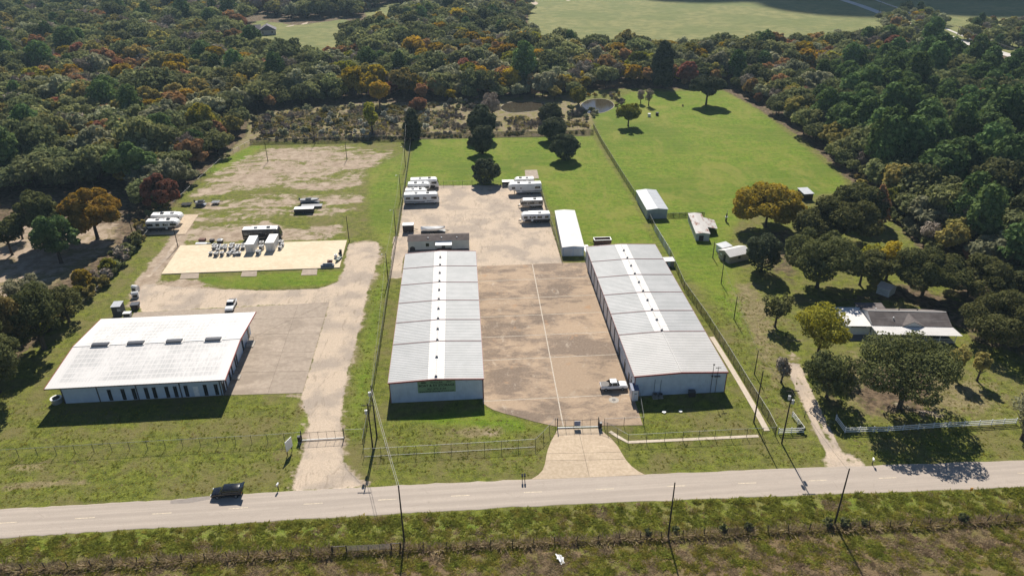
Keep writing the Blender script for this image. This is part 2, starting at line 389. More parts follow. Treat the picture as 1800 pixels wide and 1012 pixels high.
    gg = t.mix(t.ramp(t.noise(0.45, 5, 0.7, t.mapping(p, (1.6,0.5,1), (0,0,R(25))), 1.5), 0.54, 0.66, 0, 0.45), gg, (0.23,0.185,0.14))
    gg = t.mix(t.ramp(n_c, 0.60, 0.74, 0, 0.5), gg, (0.24, 0.19, 0.13))
    c = t.mix(edge(grav, t.math('ADD', t.math('MULTIPLY', soil_n, 0.5), t.math('MULTIPLY', n_s, 0.5)), 1.0, 0.44, 0.58), c, gg)
    hgt = t.math('ADD', t.math('MULTIPLY', n_s, 0.6), t.math('MULTIPLY', n_f, 0.4))
    soft = t.math('MINIMUM', 1.0, t.math('MAXIMUM', t.ramp(grav, 0.4, 0.6), t.math('MULTIPLY', dirt, 1.2)))
    hgt = t.math('MULTIPLY', hgt, t.math('SUBTRACT', 1.0, t.math('MULTIPLY', soft, 0.93)))
    return t.pbr(c, 0.95, 0, 0.12, t.bump(hgt, 0.9, 0.45))
me = np_mesh('ground', np.stack([PX, PY, 0*PX], -1), quads, ground_material(), 4)
for nm, ks in (('ma', ('dirt', 'gravel', 'lush', 'dry')), ('mb', ('litter', 'pale', 'weed', 'field'))):
    a = me.color_attributes.new(nm, 'FLOAT_COLOR', 'POINT')
    a.data.foreach_set('color', np.stack([MASK[k] for k in ks], -1).astype(np.float32).ravel())
struct('ground', link('ground', me))

# ------------------------------------------------------------------ paving
def concrete(name, c1, c2, stain, stain_amt=0.6, scale=0.25, bump=0.15, tint=0.10, light=None):
    if name in MATS: return MATS[name]
    t = NT(name); p = t.pos()
    n1 = t.noise(scale, 6, 0.68, t.mapping(p, (0.62,1.25,1)), 0.5); n2 = t.noise(scale*6, 4, 0.6, p); n3 = t.noise(9, 3, 0.6, p)
    c = t.mix(t.ramp(n2, 0.3, 0.7), c1, c2)
    c = t.mix(t.ramp(t.math('ADD', n1, t.math('MULTIPLY', t.math('SUBTRACT', t.rnd(), 0.5), tint*2.2)), 0.47, 0.66, 0, stain_amt), c, stain)
    if light: c = t.mix(t.ramp(t.noise(scale*1.7, 5, 0.7, t.mapping(p, (0.5, 1, 1), (0,0,0), (31,7,0))), 0.58, 0.72, 0, 0.5), c, light)
    v = t.math('ADD', 1.0-tint, t.math('MULTIPLY', t.rnd(), 2*tint))
    c = t.hsv(c, 0.5, 1.0, v)
    MATS[name] = t.pbr(c, 0.85, 0, 0.25, t.bump(n3, bump, 0.02)); return MATS[name]
def poly_cut(poly, a, b):    # keep the part of polygon left of line a->b
    out = []; n = len(poly)
    f = lambda p: (b[0]-a[0])*(p[1]-a[1])-(b[1]-a[1])*(p[0]-a[0])
    for i in range(n):
        p, q = poly[i], poly[(i+1) % n]; fp, fq = f(p), f(q)
        if fp >= 0: out.append(p)
        if fp*fq < 0:
            t = fp/(fp-fq); out.append((p[0]+(q[0]-p[0])*t, p[1]+(q[1]-p[1])*t))
    return out
def area2(poly): return abs(sum(poly[i][0]*poly[(i+1)%len(poly)][1]-poly[(i+1)%len(poly)][0]*poly[i][1] for i in range(len(poly))))
def offset_line(a, b, d):    # shift line to its left
    L = math.hypot(b[0]-a[0], b[1]-a[1]); nx_, ny_ = -(b[1]-a[1])/L, (b[0]-a[0])/L
    return (a[0]+nx_*d, a[1]+ny_*d), (b[0]+nx_*d, b[1]+ny_*d)
def paved(name, poly, joints, top, mat, bed_mat, gap=0.05, depth=0.12):
    """slab of panels parted by sawn joints; the bed shows in the joints"""
    bed = MB().prism(poly, -0.05, top-0.02).build(name, bed_mat); struct(name, bed)
    cells = [poly]
    for a, b in joints:
        nxt = []
        for c in cells:
            l = poly_cut(c, *offset_line(a, b, gap/2)); r = poly_cut(c, *offset_line(b, a, gap/2))
            nxt += [k for k in (l, r) if len(k) > 2 and area2(k) > 0.6]
        cells = nxt
    for c in cells: MB().prism(c, top-depth, top).build('concrete_panel', mat, bed)
    return bed
def yard_concrete():
    t = NT('yard_concrete'); p = t.pos(); r = t.rnd()
    big = t.noise(0.07, 4, 0.6, t.mapping(p, (0.8,1.2,1)), 0.4); mid = t.noise(0.33, 6, 0.75, t.mapping(p, (0.55,1.3,1)), 0.7); fin = t.noise(2.2, 4, 0.65, p)
    c = t.mix(t.ramp(fin, 0.25, 0.75), (0.355,0.255,0.172), (0.43,0.318,0.22))
    f = t.math('ADD', t.math('ADD', t.math('MULTIPLY', mid, 0.42), t.math('MULTIPLY', big, 0.58)), t.math('MULTIPLY', t.math('SUBTRACT', r, 0.5), 0.09))
    c = t.mix(t.ramp(f, 0.44, 0.575, 0, 0.84), c, t.mix(t.ramp(fin, 0.3, 0.7), (0.135,0.10,0.077), (0.19,0.143,0.108)))
    c = t.mix(t.ramp(t.noise(0.5, 6, 0.75, t.mapping(p, (0.8,0.5,1), (0,0,0), (31,7,0)), 0.5), 0.56, 0.70, 0, 0.55), c, (0.50,0.42,0.33))
    c = t.mix(t.ramp(t.noise(0.28, 3, 0.6, t.mapping(p, (1,1,1), (0,0,0), (5,77,0))), 0.62, 0.74, 0, 0.5), c, (0.42,0.235,0.115))
    c = t.hsv(c, 0.5, 1.0, t.math('ADD', 0.88, t.math('MULTIPLY', r, 0.24)))
    return t.pbr(c, 0.85, 0, 0.2, t.bump(fin, 0.2, 0.02))
JOINT = concrete('joint_sand', (0.47,0.395,0.31), (0.60,0.525,0.435), (0.33,0.26,0.19), 0.6, 0.35)
YARD = yard_concrete()
DRIVE = concrete('drive_concrete', (0.44,0.34,0.235), (0.55,0.435,0.315), (0.34,0.255,0.18), 0.5, 0.3)
APRON = concrete('apron_concrete', (0.32,0.255,0.20), (0.40,0.325,0.255), (0.22,0.175,0.135), 0.6, 0.18)
PADM = concrete('pale_concrete', (0.60,0.49,0.34), (0.68,0.57,0.41), (0.52,0.41,0.27), 0.4, 0.15, 0.1, 0.02)
DARKJ = concrete('joint_dark', (0.17,0.13,0.10), (0.22,0.17,0.13), (0.12,0.10,0.08), 0.4)

def lerp(a, b, t): return (a[0]+(b[0]-a[0])*t, a[1]+(b[1]-a[1])*t)
YAW = R(3.74)
yd = gps([(848.5,708),(856,714),(868,720.5),(885,726),(905,731),(940,741),(976,749),(1130,747),(1114,699),(1030,461),(839,468)])
u, v = (math.cos(YAW), math.sin(YAW)), (-math.sin(YAW), math.cos(YAW))
c0, c1 = gp(943.7,506), gp(982,706)
js = [(c1, c0)]
base = gp(981, 698.5); n_rows = 15; step = 6.1
for off in (0.0, 14.5, 23.9, 33.0, 41.6, 51.4):
    q = (base[0]+v[0]*off, base[1]+v[1]*off); js.append((q, (q[0]+u[0], q[1]+u[1])))
paved('storage_yard_paving', yd, js, 0.055, YARD, JOINT, 0.24)
dr = gps([(981,752),(975,764),(968,777),(963,790),(960.5,800),(958,815),(954,826),(946,834.5),(933,842.5),(1030,839),(1134,834),(1122,828),(1110,819),(1101,809),(1094,798),(1086,784),(1075,771),(1065,763),(1053,752)])
js = [(gp(1034.5,831.5), gp(1018.7,764))]
for yy in (796, 808.5): js.append((gp(960, yy+1), gp(1090, yy-1.5)))
js.append((gp(975,762.5), gp(1060,760.5)))
paved('entrance_drive', dr, js, 0.05, DRIVE, DARKJ, 0.07)
ap = gps([(236,549),(430,539.5),(578.7,531),(531.6,690.4),(395,694.5),(300,700),(150,706)])
js = [(gp(471,691), gp(516,559)), (gp(476,690.9), gp(521,559))][:1]
for a, b in (((516,559),(440,561)), ((560,586.5),(440,588)), ((550,618.5),(430,620.5)), ((541,652),(400,655))): js.append((gp(*a), gp(*b)))
js.append((gp(578,531.5), gp(455,588)))
paved('warehouse_apron', ap, js, 0.055, APRON, DARKJ, 0.07)
pad = gps([(284,482.5),(317.5,432.5),(610,423),(597,471)])
struct('', MB().prism(pad, -0.05, 0.22).build('pale_pad', PADM))
for x0, x1, y0, y1 in ((318,350,480.8,490),(425,452,477.3,486.5),(531,558,474,484)):
    struct('', MB().prism(gps([(x0+1,y0),(x1,y0-1),(x1-1,y1-0.6),(x0-2,y1)]), -0.05, 0.09).build('pad_ramp', APRON))
struct('', MB().prism(gps([(250,413.5),(269,378),(349.5,377),(326,412)]), -0.05, 0.12).build('trailer_pad', DRIVE))
struct('', MB().prism(gps([(922.5,299.5),(944,299),(947.5,314),(924,315)]), -0.05, 0.10).build('small_pad', APRON))
# county road
RD_T = [(-400,921),(-150,905),(0,895),(150,887),(300,878.5),(450,866.5),(600,858.5),(750,850.5),(900,844),(1125,834.5),(1350,825),(1575,817),(1800,809),(2000,802),(2300,792)]
RD_B = [(-400,978),(-150,957),(0,945),(150,935),(300,925.5),(450,916.5),(600,907.5),(750,899),(900,890),(1125,880.5),(1350,871.5),(1575,863),(1800,855),(2000,848),(2300,838)]
def asphalt():
    t = NT('worn_asphalt'); p = t.pos()
    rot = t.mapping(p, (1, 1, 1), (0, 0, R(-4.2)))
    n1 = t.noise(1.0, 4, 0.6, t.mapping(rot, (0.03, 0.9, 1))); n2 = t.noise(0.5, 5, 0.65, p); n3 = t.noise(6, 3, 0.6, p)
    c = t.mix(t.ramp(n3, 0.25, 0.75), (0.40,0.335,0.28), (0.48,0.41,0.345))
    c = t.mix(t.ramp(n1, 0.40, 0.62, 0, 0.75), c, (0.36,0.305,0.258))
    c = t.mix(t.ramp(n2, 0.56, 0.74, 0, 0.45), c, (0.47,0.40,0.34))
    yv = t.sep(rot)[1]
    trk = t.math('ABSOLUTE', t.math('SINE', t.math('MULTIPLY', yv, math.pi/1.72)))
    c = t.mix(t.math('MULTIPLY', t.ramp(trk, 0.55, 1.0, 0, 0.5), t.ramp(n2, 0.35, 0.6, 0.4, 1)), c, (0.35,0.295,0.25))
    crack = t.n('ShaderNodeTexVoronoi', feature='DISTANCE_TO_EDGE'); t.put(crack.inputs['Vector'], t.mapping(p, (0.16, 0.45, 1))); crack.inputs['Scale'].default_value = 1.0
    c = t.mix(t.math('MULTIPLY', t.ramp(crack.outputs['Distance'], 0.0, 0.018, 1, 0), t.ramp(n2, 0.50, 0.64, 0, 0.45)), c, (0.24,0.20,0.165))
    return t.pbr(c, 0.9, 0, 0.2, t.bump(n3, 0.2, 0.02))
ASPH = asphalt()
def ragged(line, amt, sub=10):
    P = gps(line); out = []
    for a, b in zip(P[:-1], P[1:]):
        for k in range(sub):
            q = lerp(a, b, k/sub); out.append((q[0]+random.uniform(-amt, amt)*0.4, q[1]+random.uniform(-amt, amt)))
    return out+[P[-1]]
T_, B_ = ragged(RD_T, 0.13), ragged(RD_B, 0.16)
n = len(T_); rb = MB(); rb.add([(x, y, 0.035) for x, y in T_]+[(x, y, 0.035) for x, y in B_]+[(x, y+0.25, -0.05) for x, y in T_]+[(x, y-0.25, -0.05) for x, y in B_],
    [(i, n+i, n+i+1, i+1) for i in range(n-1)]+[(i, i+1, 2*n+i+1, 2*n+i) for i in range(n-1)]+[(n+i, 3*n+i, 3*n+i+1, n+i+1) for i in range(n-1)])
road = struct('', rb.build('county_road', ASPH))
LINE = paint('road_line', (0.62,0.52,0.38), 0.8, var=0.25, scale=3)
cen = [lerp(a, b, 0.49) for a, b in zip(gps(RD_T), gps(RD_B))]
def along(pl, s):       # point and direction at arclength s
    for a, b in zip(pl[:-1], pl[1:]):
        L = math.hypot(b[0]-a[0], b[1]-a[1])
        if s <= L: return lerp(a, b, s/L), ((b[0]-a[0])/L, (b[1]-a[1])/L)
        s -= L
    return pl[-1], (1, 0)
def arclen(pl, x):
    s = 0
    for a, b in zip(pl[:-1], pl[1:]):
        L = math.hypot(b[0]-a[0], b[1]-a[1])
        if b[0] >= x: return s+L*(x-a[0])/(b[0]-a[0])
        s += L
    return s
s0 = arclen(cen, gp(937,864.5)[0])
for k in range(-12, 13):
    (x, y), (dx, dy) = along(cen, s0+12.19*k); h = 1.55; w = 0.075
    mb = MB().add([(x-dx*h+dy*w, y-dy*h-dx*w, 0.040), (x+dx*h+dy*w, y+dy*h-dx*w, 0.040), (x+dx*h-dy*w, y+dy*h+dx*w, 0.040), (x-dx*h-dy*w, y-dy*h+dx*w, 0.040)], [(0,1,2,3)])
    mb.build('lane_dash', LINE, road)
PATCH = concrete('road_patch', (0.25,0.215,0.19), (0.30,0.26,0.23), (0.2,0.17,0.15), 0.4)
MB().prism(gps([(299.5,885),(331,883.8),(370,877),(369,871.5),(338,874),(322,877),(300,879)]), 0.036, 0.043).build('tar_patch', PATCH, road)
# far county road with its verge line
def ribbon(name, pts, half, z, mat):
    P = gps(pts); L, Rr = [], []
    for i, p in enumerate(P):
        a, b = P[max(i-1, 0)], P[min(i+1, len(P)-1)]; l = math.hypot(b[0]-a[0], b[1]-a[1]); nx_, ny_ = -(b[1]-a[1])/l, (b[0]-a[0])/l
        L.append((p[0]+nx_*half, p[1]+ny_*half, z)); Rr.append((p[0]-nx_*half, p[1]-ny_*half, z))
    k = len(P); return struct('', MB().add(L+Rr, [(i, k+i, k+i+1, i+1) for i in range(k-1)]).build(name, mat))
FARR = concrete('far_asphalt', (0.50,0.46,0.42), (0.58,0.54,0.50), (0.42,0.38,0.35), 0.4, 0.05)
ribbon('far_road', [(1350,-48),(1420,-22),(1472,-3),(1515,11),(1552,25),(1610,45),(1660,62),(1705,78),(1760,93),(1830,115),(1950,150)], 3.6, 0.05, FARR)
ribbon('far_lane', [(1480,-30),(1530,-3),(1580,15),(1625,35),(1680,58),(1730,80)], 1.2, 0.06, FARR)
# walkway inside the right-hand fence
WALK = concrete('walk_concrete', (0.50,0.42,0.33), (0.60,0.51,0.41), (0.40,0.33,0.25), 0.4)
ribbon('concrete_walk', [(1072,758),(1084,766),(1104,777),(1200,772.5),(1333,766)], 0.35, 0.06, WALK)
ribbon('concrete_strip', [(1348,757),(1327,718),(1302,675),(1276,632),(1251,592)], 0.55, 0.065, WALK)
# pond
def water():
    t = NT('pond_water'); p = t.pos()
    n1 = t.noise(0.6, 3, 0.5, p)
    g = t.n('ShaderNodeBsdfPrincipled'); g.inputs['Base Color'].default_value = (0.05,0.04,0.025,1); g.inputs['Roughness'].default_value = 0.12
    g.inputs['Specular IOR Level'].default_value = 0.35; t.put(g.inputs['Normal'], t.bump(n1, 0.12, 0.05)); t.t.links.new(g.outputs[0], t.out.inputs[0]); return t.m
WATER = water()
def smooth_ring(pts, k=4):
    P = gps(pts); n = len(P); out = []
    for i in range(n):
        p0, p1, p2, p3 = (np.array(P[(i+j) % n]) for j in (-1, 0, 1, 2))
        for q in range(k):
            s = q/k; out.append(tuple(0.5*((2*p1)+(-p0+p2)*s+(2*p0-5*p1+4*p2-p3)*s*s+(-p0+3*p1-3*p2+p3)*s**3)))
    return out
BANK = concrete('pond_bank', (0.40,0.35,0.26), (0.52,0.46,0.36), (0.2,0.17,0.11), 0.7, 0.15)
for ring in ([(880,190),(893,181),(920,179),(946,180),(957,184),(950,193),(925,197),(895,198)],
             [(1020,187),(1032,177),(1055,174),(1073,178),(1079,187),(1066,196),(1045,200),(1028,197)],
             [(812,187),(822,181),(836,181),(848,185),(844,193),(828,196),(815,193)]):
    w = smooth_ring(ring); cx, cy = np.mean(w, axis=0)
    struct('', MB().prism([(cx+(x-cx)*1.025, cy+(y-cy)*1.035) for x, y in w], -0.02, 0.05).build('pond_bank', BANK))
    struct('', MB().prism(w, -0.01, 0.075).build('pond_water', WATER))
# ------------------------------------------------------------------ building materials
def metal_wall(name, c1, c2, pitch=0.30, axis=0, rough=0.45, stain=None):
    """ribbed sheet: ribs are relief only, colours as passed in"""
    if name in MATS: return MATS[name]
    t = NT(name); o = t.obj(); s = t.sep(o)
    w = t.math('SINE', t.math('MULTIPLY', t.math('ADD', s[0], s[1]), 2*math.pi/pitch))
    f = t.noise(0.7, 4, 0.6, o)
    c = t.mix(t.ramp(f, 0.3, 0.7), c1, c2)
    if stain: c = t.mix(t.ramp(t.noise(1.0, 5, 0.7, t.mapping(o, (0.9, 0.9, 0.25))), 0.52, 0.72, 0, 0.6), c, stain)
    MATS[name] = t.pbr(c, rough, 0.0, 0.4, t.bump(t.math('GREATER_THAN', w, 0.6), 0.5, 0.03)); return MATS[name]
WALLSKY = metal_wall('sky_tinted_sheet_wall', (0.44,0.52,0.62), (0.52,0.60,0.70), 0.45, stain=(0.38,0.44,0.52))  # bluish tint in the base colour imitates skylight on the shaded walls
def roof_mat(name, base, alt, grime, gscale=0.25, rough=0.4):
    if name in MATS: return MATS[name]
    t = NT(name); o = t.pos()
    f = t.noise(gscale, 5, 0.65, o); g = t.noise(1.0, 4, 0.6, t.mapping(o, (0.15, 2.2, 1)))
    c = t.mix(t.ramp(f, 0.35, 0.68), base, alt); c = t.mix(t.ramp(g, 0.52, 0.75, 0, 0.6), c, grime)
    MATS[name] = t.pbr(c, rough, 0.0, 0.35); return MATS[name]
ROOFG = roof_mat('grey_sheet_roof', (0.34,0.345,0.345), (0.40,0.40,0.40), (0.29,0.29,0.285), 0.2, 0.6)
ROOFG2 = roof_mat('warm_grey_sheet_roof', (0.40,0.39,0.375), (0.46,0.445,0.43), (0.35,0.335,0.32), 0.2, 0.6)
ROOFW = roof_mat('white_sheet_roof', (0.66,0.63,0.60), (0.72,0.69,0.66), (0.60,0.565,0.54), 0.3, 0.6)
def white_grid_roof():
    t = NT('white_purlin_roof'); o = t.obj(); s = t.sep(o)
    bands = t.math('ABSOLUTE', t.math('SUBTRACT', t.math('FRACT', t.math('DIVIDE', s[1], 1.52)), 0.5))     # purlins every 1.5 m
    cross = t.math('ABSOLUTE', t.math('SUBTRACT', t.math('FRACT', t.math('DIVIDE', s[0], 0.92)), 0.5))
    n1 = t.noise(0.16, 4, 0.6, o); n2 = t.noise(1.1, 4, 0.65, t.mapping(o, (1.6, 0.5, 1)))
    f = t.math('MULTIPLY', t.ramp(bands, 0.47, 0.38), t.ramp(cross, 0.50, 0.33, 0.35, 1.0))
    f = t.math('MULTIPLY', f, t.ramp(t.math('ADD', t.math('MULTIPLY', n1, 0.6), t.math('MULTIPLY', n2, 0.4)), 0.36, 0.60))
    rim = t.math('MULTIPLY', t.ramp(s[0], 1.2, 2.6), t.ramp(s[0], 33.0, 31.4)); rim = t.math('MULTIPLY', rim, t.math('MULTIPLY', t.ramp(s[1], 1.0, 2.2), t.ramp(s[1], 25.8, 24.0)))
    f = t.math('MULTIPLY', f, rim)
    c = t.mix(t.math('MULTIPLY', f, 0.85), (0.69,0.66,0.635), (0.46,0.45,0.44))
    return t.pbr(c, 0.5, 0, 0.35)
GRIDR = white_grid_roof()
REDT = paint('red_trim', (0.30,0.055,0.05), 0.5, var=0.15)
REDB = paint('dull_red_trim', (0.23,0.09,0.085), 0.6, var=0.2)
DKT = paint('dark_trim', (0.045,0.035,0.035), 0.6)
DOORW = paint('white_roll_door', (0.66,0.67,0.68), 0.5, var=0.06, scale=0.6)
WHITE = paint('white_paint', (0.80,0.79,0.77), 0.45, var=0.07)
GLASS = paint('dark_glass', (0.012,0.014,0.018), 0.08, spec=0.7, var=0.2)
VENTD = paint('dark_vent', (0.055,0.06,0.075), 0.5)
GALV = paint('galvanised', (0.40,0.41,0.42), 0.4, 0.6, var=0.15)
CONC = paint('plain_concrete', (0.38,0.34,0.29), 0.85, var=0.15)

def ribbed(mb, A, B, along, spacing=0.61, h=0.032, w=0.07, th=0.05):
    """roof sheet from eave line A0-A1 up to ridge line B0-B1 with raised ribs running up the slope"""
    A0, A1 = map(Vector, A); B0, B1 = map(Vector, B)
    nrm = (A1-A0).cross(B0-A0).normalized()
    if nrm.z < 0: nrm = -nrm
    vs = [A0, A1, B1, B0]; top = [p+nrm*th for p in vs]
    mb.add([*vs, *top], [(3,2,1,0),(4,5,6,7),(0,1,5,4),(1,2,6,5),(2,3,7,6),(3,0,4,7)])
    L = (A1-A0).length; n = max(1, int(L/spacing)); 
    for k in range(n):
        t = (k+0.5)/n; p = A0.lerp(A1, t)+nrm*th; q = B0.lerp(B1, t)+nrm*th; d = (A1-A0).normalized()*w/2
        mb.add([p-d, p+d, p+d*0.5+nrm*h, p-d*0.5+nrm*h, q-d, q+d, q+d*0.5+nrm*h, q-d*0.5+nrm*h],
               [(0,3,7,4),(3,2,6,7),(2,1,5,6),(0,1,2,3)])
    return mb

def storage_building(label, loc, yaw, Wd, L, he, hr, bays, strip_bays, door_bays, roofmat, front_bay_mat=None):
    t = thing('storage_building', label, 'storage building', (*loc, 0), yaw)
    cx = Wd/2; sl = (hr-he)/cx
    # walls: gable ends and sides
    for y0, y1 in ((0.05, 0.20), (L-0.20, L-0.05)):
        MB().yprism([(0.06,0),(Wd-0.06,0),(Wd-0.06,he-0.03),(cx,hr-0.05),(0.06,he-0.03)], y0, y1).build('gable_wall', WALLSKY, t)
    MB().box(0.06,0.21,0.2,L-0.2,0,he-0.04).build('side_wall', WALLSKY, t); MB().box(Wd-0.21,Wd-0.06,0.2,L-0.2,0,he-0.04).build('side_wall', WALLSKY, t)
    # roof bays
    s0, s1 = 0.41*Wd, 0.59*Wd
    for i, (a, b) in enumerate(zip(bays[:-1], bays[1:])):
        a_, b_ = a+0.03, b-0.03
        zz = lambda x: he+sl*(x if x < cx else Wd-x)
        P = lambda x, y: (x, y, zz(x))
        strip = i in strip_bays; mt = roofmat if (strip or not front_bay_mat) else front_bay_mat
        xl, xr = (s0, s1) if strip else (cx, cx)
        ribbed(MB(), (P(-0.12,a_),P(-0.12,b_)), (P(xl-0.01,a_),P(xl-0.01,b_)), 1).build('roof_panel', mt, t)
        ribbed(MB(), (P(Wd+0.12,a_),P(Wd+0.12,b_)), (P(xr+0.01,a_),P(xr+0.01,b_)), 1).build('roof_panel', mt, t)
        if strip:
            m = MB(); ribbed(m, (P(xl+0.01,a_),P(xl+0.01,b_)), (P(cx-0.005,a_),P(cx-0.005,b_)), 1); ribbed(m, (P(xr-0.01,a_),P(xr-0.01,b_)), (P(cx+0.005,a_),P(cx+0.005,b_)), 1)
            m.build('ridge_light_panel', ROOFW, t)
        if i > 0:
            MB().yprism([(-0.14,he-0.05),(cx,hr-0.05),(Wd+0.14,he-0.05),(Wd+0.14,he+0.125),(cx,hr+0.135),(-0.14,he+0.125)], a-0.06, a+0.06).build('roof_band', REDB, t)
    MB().box(cx-0.10,cx+0.10,0.1,L-0.1,hr+0.06,hr+0.125).build('ridge_cap', ROOFG2, t)
    # red fascia
    for y0, y1 in ((-0.10,0.02),(L-0.02,L+0.10)):
        MB().yprism([(-0.16,he-0.22),(cx,hr-0.22),(Wd+0.16,he-0.22),(Wd+0.16,he+0.10),(cx,hr+0.12),(-0.16,he+0.10)], y0, y1).build('fascia', REDT, t)
    for x0, x1 in ((-0.22,-0.125),(Wd+0.125,Wd+0.22)): MB().box(x0,x1,-0.10,L+0.10,he-0.14,he+0.03).build('gutter', REDB, t)
    for x in (0.0, Wd-0.16): MB().box(x,x+0.16,-0.02,0.14,0,he-0.2).build('corner_trim', REDB, t)
    # ridge vents
    n = 2*(len(bays)-1)+1
    ys = []
    for i, (a, b) in enumerate(zip(bays[:-1], bays[1:])):
        if i in strip_bays: ys += [a+(b-a)*0.07, a+(b-a)*0.57]
    for y in ys:
        v = MB().box(cx-0.22,cx+0.22,y-0.28,y+0.28,hr+0.09,hr+0.38).build('ridge_vent', WHITE, t)
        MB().yprism([(cx-0.30,hr+0.36),(cx+0.30,hr+0.36),(cx,hr+0.56)], y-0.33, y+0.30).build('vent_hood', ROOFW, v)
        MB().box(cx-0.17,cx+0.17,y-0.31,y-0.27,hr+0.14,hr+0.34).build('vent_louvre', VENTD, v)
    # roll-up doors on the yard side
    side, spans = door_bays
    for a, b in spans:
        x0, x1 = (-0.005, 0.055) if side < 0 else (Wd-0.055, Wd+0.005)
        fr = MB().box(min(x0,x1)-(0.03 if side<0 else 0), max(x0,x1)+(0.03 if side>0 else 0), a, b, 0, he-0.32).build('door_frame', DKT, t)
        xx = -0.075 if side < 0 else Wd+0.035
        d = MB()
        for k in range(8): d.box(xx, xx+0.04, a+0.42, b-0.42, 0.06+k*(he-0.8)/8, 0.06+(k+1)*(he-0.8)/8-0.03)
        d.build('roll_door', DOORW, t)
    return t
def along_axis(loc, yaw, px, py, z):
    x, y = gp(px, py, z); return -(x-loc[0])*math.sin(yaw)+(y-loc[1])*math.cos(yaw)

# ---- middle storage building with the sign
cl = (-24.23, 118.7); CW, CL, CE, CR = 18.43, 58.8, 4.82, 5.27
bays = [0.0]+[along_axis(cl, YAW, x, y, CE) for x, y in ((692.5,606),(697.5,568),(701.3,533.5),(705.7,501.5),(709.4,472.7))]+[CL]
bays.insert(1, bays[1]*0.0+bays[1]/2) if False else None
drs = []
for a, b in zip(bays[:-1], bays[1:]): drs += [(a+0.2, (a+b)/2-0.1), ((a+b)/2+0.1, b-0.2)]
cb = storage_building('long grey roofed storage building carrying the green storage sign', cl, YAW, CW, CL, CE, CR, bays, set(range(6)), (1, drs), ROOFG)
SIGNG = paint('sign_green', (0.20,0.30,0.17), 0.6, var=0.06)
INK = paint('sign_ink', (0.012,0.016,0.012), 0.6)
sx0, sx1, sz0, sz1 = 5.55, 12.95, 2.15, 4.92
sign = MB().box(sx0, sx1, -0.03, 0.045, sz0, sz1).build('sign', SIGNG, cb); sign['label'] = 'pale green sign board with dark serif lettering'
def lettering(txt, x, z, size, width, parent, mat, y=-0.045, depth=0.006, rot=(math.pi/2,0,0), bold=0.012):
    cu = bpy.data.curves.new('t', 'FONT'); cu.body = txt; cu.size = size; cu.align_x = 'CENTER'; cu.extrude = depth; cu.offset = bold
    tmp = bpy.data.objects.new('t', cu); COL.objects.link(tmp)
    dg = bpy.context.evaluated_depsgraph_get(); me = bpy.data.meshes.new_from_object(tmp.evaluated_get(dg)); bpy.data.objects.remove(tmp)
    xs = [v.co.x for v in me.vertices]; k = width/(max(xs)-min(xs))
    for v in me.vertices: v.co.x *= k
    me.materials.clear(); me.materials.append(mat)
    o = link('lettering', me, parent); o.location = (x, y, z); o.rotation_euler = rot; return o
mx = (sx0+sx1)/2
lettering('WALLER', mx, 4.36, 0.50, 2.5, sign, INK)
lettering('BOAT & RV STORAGE', mx, 3.60, 0.72, 7.0, sign, INK, bold=0.02)
lettering('936-372-3655', mx, 2.82, 0.52, 3.7, sign, INK)
lettering('www.WallerStorageCenter.com', mx, 2.30, 0.44, 6.9, sign, INK)
MB().box(mx-1.2, mx+1.2, -0.045, -0.031, 3.43, 3.46).build('rule', INK, sign)
MB().add([(mx-3.0,-0.045,4.42),(mx-2.0,-0.045,4.42),(mx-1.95,-0.045,4.60),(mx-2.3,-0.045,4.72),(mx-2.9,-0.045,4.72),(mx-3.05,-0.045,4.55)], [(0,1,2,3,4,5)]).build('camper_picture', INK, sign)
MB().add([(mx+1.75,-0.045,4.62),(mx+2.0,-0.045,4.48),(mx+2.8,-0.045,4.48),(mx+3.1,-0.045,4.66),(mx+2.5,-0.045,4.64),(mx+2.3,-0.045,4.72),(mx+2.1,-0.045,4.64)], [(0,1,2,3,4,5,6)]).build('boat_picture', INK, sign)

# ---- right storage building with the plain office bay
rl = (24.09, 120.2); RW, RL, RE, RR = 18.6, 60.65, 4.81, 5.24
YAWR = R(3.76)
bays = [0.0]+[along_axis(rl, YAWR, x, y, RE) for x, y in ((1090.6,588.8),(1077,552),(1064,519),(1053.4,488),(1041.8,460.3))]+[RL]
drs = []
for a, b in zip(bays[1:-1], bays[2:]): drs += [(a+0.15, (a+b)/2-0.1), ((a+b)/2+0.1, b-0.15)]
rb_ = storage_building('long grey roofed storage building with office end and a white hut at its corner', rl, YAWR, RW, RL, RE, RR, bays, set(range(1,6)), (-1, drs), ROOFG, ROOFG2)
for y0 in (2.2, 4.4, 8.5, 11.5, 14.0):
    d = MB().box(0.0, 0.055, y0, y0+1.0, 0.1, 2.2).build('side_door', DKT if y0 != 11.5 else DOORW, rb_)
    if y0 in (2.2, 8.5): MB().box(-0.05, 0.0, y0+0.35, y0+0.65, 2.6, 2.9).build('lamp', DKT, rb_)
